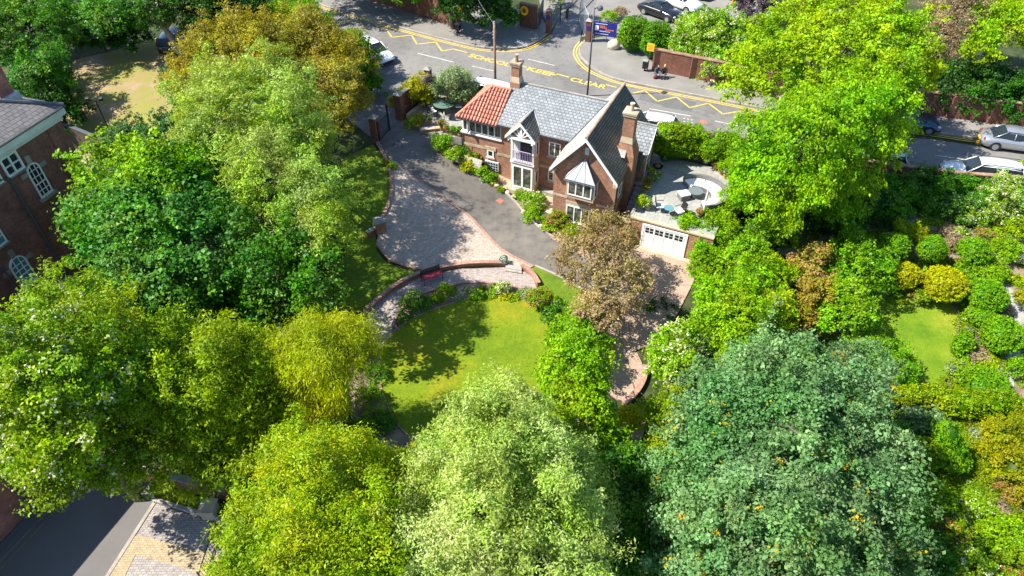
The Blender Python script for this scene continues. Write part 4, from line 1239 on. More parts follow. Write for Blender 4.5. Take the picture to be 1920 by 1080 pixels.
MB().box(.003, .1, a[0] - .25, a[0] + 1.15, a[1] + .25, a[1] + .5).build('lintel', 'stone_grey', V_)
mb = MB()
p0 = VW(14, 333); p1 = VW(60, 410); p2 = VW(116, 504)
mb.tube([(.12, p0[0] - .8, p0[1] + .3), (.12, p0[0], p0[1]), (.12, p1[0], p1[1]), (.12, p1[0], -2)], .08, 8)
p3 = VW(0, 500)
mb.tube([(.1, p3[0], p3[1]), (.1, p3[0], -2)], .06, 8)
mb.build('downpipe', 'lead_dark', V_)
# annex at the lower left corner
A0, A1 = P(-60, 1096, 0), P(106, 919, 0)
AD = (A1 - A0).normalized(); AL = (A1 - A0).length
an = math.atan2(AD.x, AD.y)
X_ = thing('brick_annex', 'lower brick annex with slate roof in the bottom left corner', 'annex', A0, -an)
MB().box(-6, 0, -8, AL, -.3, 4.6).build('wall', 'brick_old', X_)
MB().box(0, .1, -8, AL, -.3, .35).build('plinth', 'lead_dark', X_)
MB().slab([(.3, -8.3, 4.55), (.3, AL + .3, 4.55), (-3, AL + .3, 6.6), (-3, -8.3, 6.6)], .1).slab([(-6.3, -8.3, 4.55), (-6.3, AL + .3, 4.55), (-3, AL + .3, 6.6), (-3, -8.3, 6.6)], .1).build('roof', 'slate_old', X_)
MB().tube([(.36, -8.3, 4.55), (.36, AL + .3, 4.55)], .08, 6).build('gutter', 'lead', X_)
mb = MB(); mb.tube([(.07, AL - 1.2, 4.5), (.07, AL - 1.2, 0)], .05, 6); mb.build('downpipe', 'lead_dark', X_)
# ---------------------------------------------------------------- vehicles
def lerp_prof(prof, x):
    for (x0, z0), (x1, z1) in zip(prof, prof[1:]):
        if x0 <= x <= x1:
            t = (x - x0) / (x1 - x0)
            return z0 + (z1 - z0) * t
    return prof[-1][1]
def car(name, label, a, b, color, L=4.3, W=1.75, H=1.45, style='hatch', group='parked cars', mtl=.2, z=None, cat='car', rails=False):
    """a: ground pixel of the rear centre, b: ground pixel towards the front"""
    zz = ZR + .05 if z is None else z
    A_, B_ = P(a[0], a[1], zz), P(b[0], b[1], zz)
    d = B_ - A_
    t = thing(name, label, cat, (A_ + B_) / 2, math.atan2(d.y, d.x), group)
    pm = paint('paint', color, mtl)
    h = H
    if style == 'van':
        belt = [(-.5, .62 * h), (.25, .60 * h), (.36, .54 * h), (.5, .38 * h)]
        roofx = (-.49, .22); gx = (-.495, .36)
    elif style == 'saloon':
        belt = [(-.5, .56 * h), (-.3, .64 * h), (.12, .63 * h), (.36, .57 * h), (.5, .40 * h)]
        roofx = (-.20, .06); gx = (-.38, .24)
    elif style == 'coupe':
        belt = [(-.5, .58 * h), (-.3, .68 * h), (.12, .66 * h), (.36, .6 * h), (.5, .42 * h)]
        roofx = (-.14, .04); gx = (-.40, .22)
    elif style == 'estate':
        belt = [(-.5, .60 * h), (-.3, .62 * h), (.15, .60 * h), (.36, .56 * h), (.5, .38 * h)]
        roofx = (-.43, .08); gx = (-.49, .25)
    else:
        belt = [(-.5, .60 * h), (-.3, .63 * h), (.15, .60 * h), (.36, .55 * h), (.5, .38 * h)]
        roofx = (-.40, .04); gx = (-.485, .24)
    # lower body loft
    n = 22
    xs = [-.5 + i / n for i in range(n + 1)]
    rings = []
    for x in xs:
        e = abs(x) * 2
        wx = W / 2 * (1 - .16 * max(0, (e - .72) / .28) ** 2.2)
        hx = lerp_prof(belt, x)
        lo = .20 + .12 * max(0, (e - .86) / .14)
        if e > .97: hx *= .86
        rings.append([(x * L, y, z_) for y, z_ in ((-wx * .86, lo), (-wx, lo + .14), (-wx * 1.0, hx * .62), (-wx * .965, hx - .07), (-wx * .86, hx), (0, hx + .035), (wx * .86, hx), (wx * .965, hx - .07), (wx, hx * .62), (wx, lo + .14), (wx * .86, lo))])
    k = len(rings[0])
    mb = MB()
    vs = [p for r in rings for p in r]
    fs = [(i * k + j, i * k + (j + 1) % k, (i + 1) * k + (j + 1) % k, (i + 1) * k + j) for i in range(n) for j in range(k)]
    fs += [tuple(range(k - 1, -1, -1)), tuple(range(n * k, n * k + k))]
    mb.add(vs, fs)
    body = mb.build('body', pm, t, True)
    mb = MB()
    g0, g1 = gx; r0, r1 = roofx
    zb = lambda x: lerp_prof(belt, x) - .01
    wb = W / 2 * .90; wr = W / 2 * .70
    def cab(x0, x1, xr0, xr1, wb, wr, zr, dz=0):
        xm = (x0 + x1) / 2
        return ([(x0 * L, -wb * .9, zb(x0)), (xm * L, -wb, zb(xm)), (x1 * L, -wb * .9, zb(x1)), (x1 * L, wb * .9, zb(x1)), (xm * L, wb, zb(xm)), (x0 * L, wb * .9, zb(x0)),
                 (xr0 * L, -wr * .93, zr), ((xr0 + xr1) / 2 * L, -wr, zr + .02), (xr1 * L, -wr * .93, zr - .02), (xr1 * L, wr * .93, zr - .02), ((xr0 + xr1) / 2 * L, wr, zr + .02), (xr0 * L, wr * .93, zr)],
                [(0, 1, 7, 6), (1, 2, 8, 7), (2, 3, 9, 8), (3, 4, 10, 9), (4, 5, 11, 10), (5, 0, 6, 11), (6, 7, 8, 9, 10, 11)])
    v_, f_ = cab(g0, g1, r0, r1, wb, wr, h - .05)
    mb.add(v_, f_)
    mb.build('windows', 'glass', t)
    # roof skin
    mb = MB()
    nn_ = 8
    rr = []
    for i in range(nn_ + 1):
        x = r0 - .012 + (r1 - r0 + .024) * i / nn_
        e = (i / nn_ - .5) * 2
        zt = h - .03 - .05 * e * e
        wq = wr * (1.02 - .08 * e * e)
        rr.append([(x * L, -wq * 1.03, zt - .07), (x * L, -wq * .86, zt + .015), (x * L, 0, zt + .045), (x * L, wq * .86, zt + .015), (x * L, wq * 1.03, zt - .07)])
    vs = [p for r in rr for p in r]
    mb.add(vs, [(i * 5 + j, i * 5 + j + 1, (i + 1) * 5 + j + 1, (i + 1) * 5 + j) for i in range(nn_) for j in range(4)])
    mb.build('roof', pm, t, True)
    mb = MB()
    for s in (-1, 1):
        for xa, xr in ((g0 + .005, r0), (g1 - .005, r1), ((g0 + g1) / 2 - .02, (r0 + r1) / 2 - .02)):
            wl_ = wb * (.9 if xa in (g0 + .005, g1 - .005) else 1.0)
            p = Vector((xa * L, s * wl_ * 1.005, zb(xa))); q = Vector((xr * L, s * wr * .95, h - .06))
            MB().tube([p, p.lerp(q, .5) + Vector((0, s * .015, .01)), q], .038, 6).build('pillar', pm, t, True)
        if rails:
            MB().tube([(r0 * L, s * wr * .9, h + .05), (r1 * L, s * wr * .9, h + .03)], .022, 6).build('roof_rail', 'lead_dark', t, True)
        mirror = MB(); m_ = Vector((g1 * L - .35, s * (W / 2 + .02), lerp_prof(belt, g1) + .02))
        mirror.ball(m_, (.09, .11, .07), 8, 5).build('mirror', pm, t, True)
    wr_ = .315 * (H / 1.45) ** .5
    for x in (-.30, .31):
        for s in (-1, 1):
            mb = MB()
            cx, cy = x * L, s * (W / 2 - .09)
            ring = lambda r, y: [(cx + r * math.cos(2 * math.pi * i / 18), y, wr_ + r * math.sin(2 * math.pi * i / 18)) for i in range(18)]
            mb.prism(ring(wr_, cy - .1), (0, .21, 0))
            wh = mb.build('wheel', 'rubber', t)
            MB().prism(ring(wr_ * .66, cy + s * .106 if s > 0 else cy - .12), (0, .02, 0)).build('rim', 'rim', wh)
            # wheel arch
    for x in (-.30, .31):
        for s in (-1, 1):
            cx = x * L; cy = s * (W / 2 - .005)
            pts = [(cx + (wr_ + .06) * math.cos(math.pi * i / 10), cy, wr_ + (wr_ + .06) * math.sin(math.pi * i / 10)) for i in range(11)]
            MB().prism(pts + [(cx - wr_ - .06, cy, .2), (cx + wr_ + .06, cy, .2)], (0, s * .012, 0)).build('wheel_arch', 'rubber', t)
    for s in (-1, 1):
        MB().ball((.455 * L, s * W * .36, .47 * h * .95), (.14, .16, .07), 10, 6).build('headlight', 'lamp_clear', t, True)
        MB().ball((-.475 * L, s * W * .38, .52 * h), (.08, .12, .11), 10, 6).build('tail_light', 'lamp_red', t, True)
    MB().box(.493 * L, .508 * L, -W * .28, W * .28, .26, .40).build('grille', 'rubber', t)
    MB().box(-.512 * L, -.49 * L, -.26, .26, .42, .53).build('number_plate', 'sign_yellow', t)
    return t
car('parked_car', 'white hatchback parked at the drive mouth beside the dark hedge', (676, 92), (735, 128), (.78, .79, .80), L=3.9, style='hatch')
car('parked_car', 'silver saloon parked by the brick wall at the right edge of the photo', (1836, 268), (1960, 285), (.50, .51, .53), L=4.6, style='saloon', mtl=.7)
_c = bpy.data.objects
car('parked_car', 'white estate car with roof rails on the road behind the flowering hedge', (1896, 348), (1768, 330), (.78, .79, .80), L=4.7, H=1.6, style='estate', rails=True)
car('parked_car', 'dark blue small car half hidden by the big tree beside the brick wall', (1654, 228), (1756, 246), (.02, .06, .11), L=3.9, style='hatch', mtl=.6)
car('parked_car', 'pale car seen only in glints through the big green tree', (1690, 322), (1580, 300), (.55, .62, .66), L=4.2, style='hatch')
car('parked_van', 'white van on the road just behind the red tiled roof', (908, 190), (978, 208), (.78, .78, .79), L=4.6, H=1.8, style='van', cat='van')
car('parked_car', 'white car on the road behind the back porch of the slate gable', (1262, 258), (1165, 240), (.80, .80, .82), L=4.3, H=1.5, style='hatch')
car('parked_car', 'black coupe nearest the hedge in the car park', (1203, 18), (1272, 42), (.012, .013, .016), L=4.4, H=1.35, style='coupe')
car('parked_car', 'white coupe between the black coupe and another white car in the car park', (1236, 0), (1312, 26), (.8, .8, .81), L=4.4, H=1.35, style='coupe')
car('parked_car', 'white car at the top edge beyond the white coupe in the car park', (1262, -26), (1340, 4), (.8, .8, .81), L=4.4, H=1.5, style='hatch')
car('parked_car', 'dark blue car at the top edge beside the white cars', (1320, -24), (1400, 4), (.02, .05, .1), L=4.4, H=1.5, style='hatch')
car('parked_car', 'dark estate car reversed under the leaning tree in the gravel yard', (312, 112), (352, 62), (.015, .03, .035), L=4.4, H=1.6, style='estate', z=ZR + .04)

# ---------------------------------------------------------------- patio furniture
t = thing('curved_sofa', 'curved grey wicker sofa with white cushions on the raised patio', 'sofa', P(1308, 372, ZR), -.25)
def arc_box(r0, r1, a0, a1, z0, z1, n=22, sy=1.0):
    mb = MB()
    vs, fs = [], []
    for i in range(n + 1):
        a = math.radians(a0 + (a1 - a0) * i / n)
        for r, z in ((r0, z0), (r1, z0), (r1, z1), (r0, z1)):
            vs.append((r * math.cos(a), r * math.sin(a) * sy, z))
    for i in range(n):
        for j in range(4):
            fs.append((i * 4 + j, i * 4 + (j + 1) % 4, (i + 1) * 4 + (j + 1) % 4, (i + 1) * 4 + j))
    fs += [(3, 2, 1, 0), (n * 4, n * 4 + 1, n * 4 + 2, n * 4 + 3)]
    return mb.add(vs, fs)
arc_box(.85, 1.75, -75, 128, 0.02, .3).build('base', 'wicker', t)
arc_box(1.64, 1.80, -75, 128, .302, .72).build('backrest', 'wicker', t)
for a0, a1 in ((-74, -26), (-24, 24), (26, 76), (78, 127)):
    arc_box(.84, 1.62, a0, a1, .302, .46, 8).build('seat_cushion', 'cushion', t, bevel=.03)
t = thing('coffee_table', 'round grey table inside the curved sofa', 'table', P(1303, 368, ZR), 0)
MB().lathe(0, 0, [(.3, 0), (.36, .36), (.36, .4)], 20).build('base', 'wicker', t)
MB().lathe(0, 0, [(.46, .402), (.46, .44)], 24).build('top', 'stone_slab', t)
t = thing('ottoman', 'low grey wicker stool with a white cushion beside the round grey table', 'stool', P(1281, 372, ZR), .3)
MB().box(-.33, .33, -.3, .3, .02, .36).build('base', 'wicker', t, bevel=.03)
MB().box(-.34, .34, -.31, .31, .362, .46).build('cushion', 'cushion', t, bevel=.04)
t = thing('parasol', 'slim closed cream parasol standing by the curved sofa', 'parasol', P(1317, 404, ZR), 0)
MB().tube([(0, 0, 0), (0, 0, 2.5)], .025, 8).build('pole', 'white', t)
MB().lathe(0, 0, [(.03, 1.1), (.09, 1.2), (.06, 2.0), (.02, 2.6)], 10).build('folded_canopy', 'white_dull', t)
MB().lathe(0, 0, [(.3, 0), (.3, .05), (.05, .09)], 16).build('base', 'lead_dark', t)
def chair(label, p, rz, seat='cushion', frame='black', group=None):
    t = thing('garden_chair', label, 'chair', p, rz, group)
    mb = MB()
    MB().box(-.24, .24, -.24, .24, .40, .47).build('seat', seat, t, bevel=.02)
    MB().obox((-.24, .22, .48), (.48, 0, 0), (0, .05, 0), (0, .12, .48)).build('backrest', frame, t)
    for x in (-.22, .22):
        for y in (-.22, .22):
            MB().tube([(x, y, 0), (x, y, .41)], .02, 6).build('leg', frame, t)
    for x in (-.27, .27):
        MB().tube([(x, -.2, .64), (x, .24, .64)], .022, 6).build('armrest', frame, t)
    return t
chair('dark garden chair at the patio edge nearest the yellow-green potted plant', P(1236, 396, ZR), 1.4)
chair('dark garden chair at the patio edge right of the small glass table', P(1272, 405, ZR), -1.2)
t = thing('side_table', 'small round glass table between two chairs at the patio edge', 'table', P(1252, 402, ZR))
MB().lathe(0, 0, [(.3, .5), (.3, .53)], 20).build('top', 'glass_blue', t)
for i in range(3):
    a = i * 2.1
    MB().tube([(0, 0, .3), (.22 * math.cos(a), .22 * math.sin(a), 0)], .015, 5).build('leg', 'black', t)
MB().tube([(0, 0, .25), (0, 0, .5)], .02, 5).build('stem', 'black', t)
# terrace dining set
tp_ = P(834, 212, ZR) + Vector((0, 0, .12))
t = thing('dining_table', 'round dark green garden table on the side terrace', 'table', tp_)
MB().lathe(0, 0, [(.82, .70), (.84, .72), (.84, .74), (.8, .75)], 32).build('top', 'table_green', t)
MB().lathe(0, 0, [(.3, 0), (.06, .06), (.05, .70)], 12).build('pedestal', 'black', t)
for i, nm in enumerate(('left of the green table, nearest the gate pier', 'on the roadside-left of the green table', 'between the green table and the roadside bush', 'right of the green table under the red eaves', 'in front of the green table towards the drive', 'front left of the green table by the flower pots')):
    a = math.pi - i * math.pi / 3 + .1
    if i == 4: a = -math.pi / 2 + .25
    if i == 5: a = -math.pi * .78
    chair('black chair with a white cushion, ' + nm, tp_ + Vector((1.08 * math.cos(a), 1.08 * math.sin(a), 0)), a - math.pi / 2, group=None)
# bench on the circular path
p = G(811, 528, .1)
q0, q1 = G(793, 532), G(828, 520)
d = q1 - q0
t = thing('garden_bench', 'black metal bench with a red seat against the curved brick wall', 'bench', p, math.atan2(d.y, d.x))
MB().box(-.6, .6, -.22, .22, .40, .46).build('seat', 'cushion_red', t)
mb = MB()
for i in range(4):
    mb.box(-.6, .6, .22, .245, .5 + i * .1, .56 + i * .1)
mb.build('backrest', 'black', t)
for x in (-.6, .6):
    MB().tube([(x, .22, 0), (x, .25, .9)], .025, 6).build('leg', 'black', t)
    MB().tube([(x, -.2, 0), (x, -.2, .62), (x, .2, .64)], .025, 6).build('arm', 'black', t)
# hose reel
p = G(945, 497, .1)
t = thing('hose_reel', 'teal garden hose reel by the opening in the curved wall', 'hose reel', p, .3)
mb = MB()
for k in range(3):
    r = .18 + .04 * k
    mb.tube([(r * math.cos(a), -.12 + .12 * k, .33 + r * math.sin(a)) for a in [2 * math.pi * i / 16 for i in range(17)]], .035, 6)
mb.build('hose', 'teal', t)
mb = MB(); mb.tube([(-.28, -.2, 0), (-.2, -.2, .35), (.22, -.2, .4), (.3, -.2, 0)], .02, 6); mb.tube([(-.28, .2, 0), (-.2, .2, .35), (.22, .2, .4), (.3, .2, 0)], .02, 6)
mb.build('frame', 'bin_green', t)
mb = MB(); mb.tube([(-.3, 0, .03), (-.6, .1, .03), (-.8, .3, .03), (-.6, .45, .03), (-.35, .3, .03)], .02, 6); mb.build('loose_hose', 'teal', t)
# composter
t = thing('compost_bin', 'dark green bin against the hedge at the back of the patio', 'bin', UW(5.55, 6.95, ZR))
MB().lathe(0, 0, [(.28, 0), (.32, .1), (.33, .75), (.30, .82)], 14).build('body', 'bin_green', t)
MB().lathe(0, 0, [(.34, .822), (.34, .88), (.15, .96), (.05, .97)], 14).build('lid', 'bin_green', t)
t = thing('fire_bowl', 'round dark dish with a terracotta centre on the shaded patio', 'fire bowl', P(1233, 314, ZR))
MB().lathe(0, 0, [(.22, .01), (.34, .10), (.36, .14), (.30, .14), (.24, .07)], 18).build('dish', 'black', t)
MB().lathe(0, 0, [(.20, .12), (.20, .17), (.05, .2)], 14).build('centre', 'terracotta', t)
# log store roof in the front bed
a = P(903, 262, 1.8)
t = thing('log_store', 'small log store with a felted pitched roof under the sunroom wall', 'log store', UW(-7.25, 2.0, 0), -HA)
zb_ = 1.0
MB().slab([(-.9, -.55, zb_ + .55), (1.1, -.55, zb_ + .40), (1.1, 0, zb_ + .85), (-.9, 0, zb_ + .95)], .05).build('roof', 'stone_grey', t)
MB().slab([(-.9, .55, zb_ + .55), (1.1, .55, zb_ + .40), (1.1, 0, zb_ + .85), (-.9, 0, zb_ + .95)], .05).build('roof', 'stone_grey', t)
MB().box(-.75, .95, -.4, .4, .0, zb_ + .45).build('body', 'dark_wood', t)
MB().obox((1.1, -.58, zb_ + .38), (0, .58, .45), (.03, 0, 0), (0, 0, -.12)).obox((1.1, .58, zb_ + .38), (0, -.58, .45), (.03, 0, 0), (0, 0, -.12)).build('barge_board', 'wood', t)
# ornaments in the drive bed
for i, (u, v) in enumerate([(866, 315), (897, 331), (930, 352), (945, 358), (952, 365), (964, 373), (982, 402), (1014, 428)]):
    mb = MB(); mb.ball((0, 0, .08), (.2, .15, .14), 8, 5)
    random.seed(i)
    mb.v = [(x * random.uniform(.8, 1.2), y * random.uniform(.8, 1.2), z * random.uniform(.85, 1.2)) for x, y, z in mb.v]
    o = mb.build('edging_stone', 'boulder', smooth=False); o.location = G(u, v, .1)
    tag(o, 'pale rounded stone along the kerb of the front flower bed', 'stone', 'stones along the front bed')
# pots
def pot(name, label, p, r=.2, h=.35, m='terracotta', group=None, cat='flower pot'):
    t = thing(name, label, cat, p, 0, group)
    MB().lathe(0, 0, [(r * .7, 0), (r, h * .85), (r * 1.12, h * .86), (r * 1.12, h), (r * .95, h), (r * .9, h * .9)], 14).build('pot', m, t)
    return t
# ---------------------------------------------------------------- people on the far pavement (seated against the wall)
def figure(name, label, joints, radii, edges, loc, rz, m, extra, group=None):
    me = bpy.data.meshes.new('person')
    me.from_pydata(joints, edges, [])
    o = bpy.data.objects.new(name, me)
    C.objects.link(o)
    me.materials.append(M[m])
    md = o.modifiers.new('skin', 'SKIN')
    sv = me.skin_vertices[0].data
    for i, r in enumerate(radii):
        sv[i].radius = (r, r)
        sv[i].use_root = (i == 0)
    md.use_smooth_shade = True
    o.modifiers.new('sub', 'SUBSURF').levels = 1
    o.location = loc; o.rotation_euler = (0, 0, rz)
    tag(o, label, 'person', group)
    for nm, mb, mm in extra:
        mb.build(nm, mm, o, True)
    return o
def seated(label, loc, rz, shirt, trousers, hair, lean=.1):
    J = [(0, 0, .42), (0, lean * .3, .62), (0, lean, .86), (0, lean * 1.1, .96), (0, lean * 1.5, 1.10), (0, lean * 1.6, 1.17),
         (-.17, lean, .84), (-.24, lean + .08, .62), (-.14, lean + .3, .56), (-.06, lean + .38, .54),
         (.17, lean, .84), (.24, lean + .08, .62), (.14, lean + .3, .56), (.06, lean + .38, .54),
         (-.10, .05, .40), (-.13, .44, .46), (-.13, .48, .08), (-.13, .62, .04),
         (.10, .05, .40), (.13, .44, .46), (.13, .50, .08), (.13, .64, .04)]
    Rr = [.13, .13, .14, .055, .085, .07, .06, .045, .035, .03, .06, .045, .035, .03, .09, .065, .045, .04, .09, .065, .045, .04]
    E_ = [(0, 1), (1, 2), (2, 3), (3, 4), (4, 5), (2, 6), (6, 7), (7, 8), (8, 9), (2, 10), (10, 11), (11, 12), (12, 13), (0, 14), (14, 15), (15, 16), (16, 17), (0, 18), (18, 19), (19, 20), (20, 21)]
    ex = [('head', MB().ball((0, lean * 1.55, 1.13), (.085, .10, .12), 12, 8).ball((0, lean * 1.55 + .1, 1.12), (.015, .02, .02), 6, 4), 'skin'),
          ('hair', MB().ball((0, lean * 1.55 - .03, 1.16), (.10, .105, .125), 12, 8).ball((0, lean * 1.5 - .07, 1.0), (.08, .05, .16), 10, 6), hair),
          ('hand', MB().ball((-.05, lean + .41, .54), (.04, .05, .025), 8, 5).tube([(-.07, lean + .43, .54), (-.07, lean + .5, .52)], .009, 5).tube([(-.05, lean + .44, .54), (-.05, lean + .52, .52)], .009, 5).tube([(-.03, lean + .43, .54), (-.03, lean + .51, .52)], .009, 5), 'skin'),
          ('hand', MB().ball((.05, lean + .41, .54), (.04, .05, .025), 8, 5).tube([(.07, lean + .43, .54), (.07, lean + .5, .52)], .009, 5).tube([(.05, lean + .44, .54), (.05, lean + .52, .52)], .009, 5).tube([(.03, lean + .43, .54), (.03, lean + .51, .52)], .009, 5), 'skin'),
          ('trousers', MB().tube([(-.10, .05, .41), (-.13, .44, .47), (-.13, .49, .10)], [.115, .085, .065], 10).tube([(.10, .05, .41), (.13, .44, .47), (.13, .51, .10)], [.115, .085, .065], 10), trousers),
          ('shoe', MB().ball((-.13, .58, .05), (.05, .13, .05), 8, 5), 'cloth_black'), ('shoe', MB().ball((.13, .60, .05), (.05, .13, .05), 8, 5), 'cloth_black')]
    return figure('person', label, J, Rr, E_, loc, rz, shirt, ex)
pw_ = P(1244, 143, ZR + .15)
seated('person in black with fair hair sitting against the far brick wall', pw_ + Vector((.0, -.1, -.12)), math.pi - .3, 'cloth_black', 'cloth_denim', 'hair')
seated('person in dark blue sitting at the left end of the far brick wall', pw_ + Vector((-.62, .05, -.12)), math.pi + .1, 'cloth_blue', 'cloth_blue', 'cloth_black', .2)
t = thing('rucksack', 'dark red bag on the pavement beside the seated people', 'bag', pw_ + Vector((-.75, -.42, 0)), .3)
MB().ball((0, 0, .17), (.2, .13, .19), 10, 7).build('body', 'cloth_red', t, True)
MB().tube([(-.08, 0, .33), (0, 0, .40), (.08, 0, .33)], .015, 5).build('handle', 'cloth_black', t)

# ---------------------------------------------------------------- vegetation
rng = np.random.default_rng(7)
PAL = {}
def pal(k, stops, **kw):
    M['leaf_' + k] = leaf_mat('leaf_' + k, stops, **kw)
pal('syc', [(.018, .055, .012), (.035, .10, .015), (.085, .20, .03), (.19, .30, .05)])
pal('sycblue', [(.02, .06, .014), (.045, .12, .026), (.105, .225, .05), (.23, .35, .09)])
pal('bright', [(.05, .13, .006), (.11, .24, .008), (.20, .35, .012), (.32, .44, .02)])
pal('lime', [(.07, .15, .006), (.15, .27, .008), (.26, .37, .012), (.40, .42, .03)])
pal('elm', [(.06, .12, .006), (.13, .22, .008), (.24, .32, .012), (.45, .40, .02)])
pal('yellow', [(.05, .09, .006), (.13, .17, .01), (.27, .28, .015), (.42, .36, .03)])
pal('willow', [(.08, .13, .03), (.17, .25, .05), (.29, .37, .09), (.42, .46, .18)])
pal('silver', [(.10, .155, .035), (.20, .28, .06), (.32, .40, .12), (.47, .48, .26)])
pal('birch', [(.055, .11, .008), (.12, .20, .01), (.22, .30, .02), (.34, .37, .04)])
pal('hawthorn', [(.045, .10, .01), (.11, .20, .015), (.22, .32, .03), (.38, .42, .09)], flower=(.62, .62, .48))
pal('olive', [(.055, .07, .012), (.145, .14, .025), (.27, .235, .05), (.40, .32, .10)])
pal('purple', [(.08, .07, .025), (.17, .14, .055), (.29, .235, .12), (.38, .30, .18)], flower=(.42, .25, .26))
pal('chestnut', [(.033, .08, .026), (.073, .147, .053), (.158, .26, .112), (.31, .40, .21)], flower=(.55, .36, .05))
pal('dark', [(.01, .03, .008), (.02, .06, .012), (.045, .11, .018), (.09, .17, .03)])
pal('laurel', [(.012, .045, .015), (.025, .08, .022), (.07, .15, .05), (.15, .24, .10)])
pal('weeping', [(.10, .14, .006), (.21, .26, .008), (.34, .39, .012), (.46, .46, .03)])
pal('golden', [(.11, .14, .005), (.22, .25, .006), (.38, .39, .01), (.52, .44, .02)])
pal('topiary', [(.03, .11, .004), (.075, .19, .006), (.14, .28, .008), (.21, .35, .012)], trans=.25)
pal('rosewhite', [(.05, .12, .008), (.11, .23, .010), (.20, .34, .015), (.30, .40, .04)], flower=(.75, .72, .55))
pal('rosepink', [(.04, .09, .010), (.09, .17, .014), (.18, .27, .025), (.27, .30, .06)], flower=(.62, .16, .22))
pal('redleaf', [(.07, .08, .015), (.15, .16, .025), (.26, .22, .05), (.36, .25, .11)], flower=(.45, .2, .12))
pal('photinia', [(.02, .06, .010), (.05, .12, .015), (.12, .24, .02), (.22, .32, .03)], flower=(.45, .14, .08))
pal('beech', [(.02, .012, .022), (.045, .03, .045), (.09, .07, .09), (.15, .13, .15)])
pal('dry', [(.10, .075, .045), (.2, .155, .10), (.30, .24, .17), (.38, .31, .22)])
pal('greygreen', [(.06, .10, .04), (.14, .20, .09), (.25, .33, .17), (.38, .44, .28)])
pal('flowerpurple', [(.04, .09, .01), (.09, .17, .014), (.2, .3, .03), (.2, .3, .05)], flower=(.25, .12, .45))

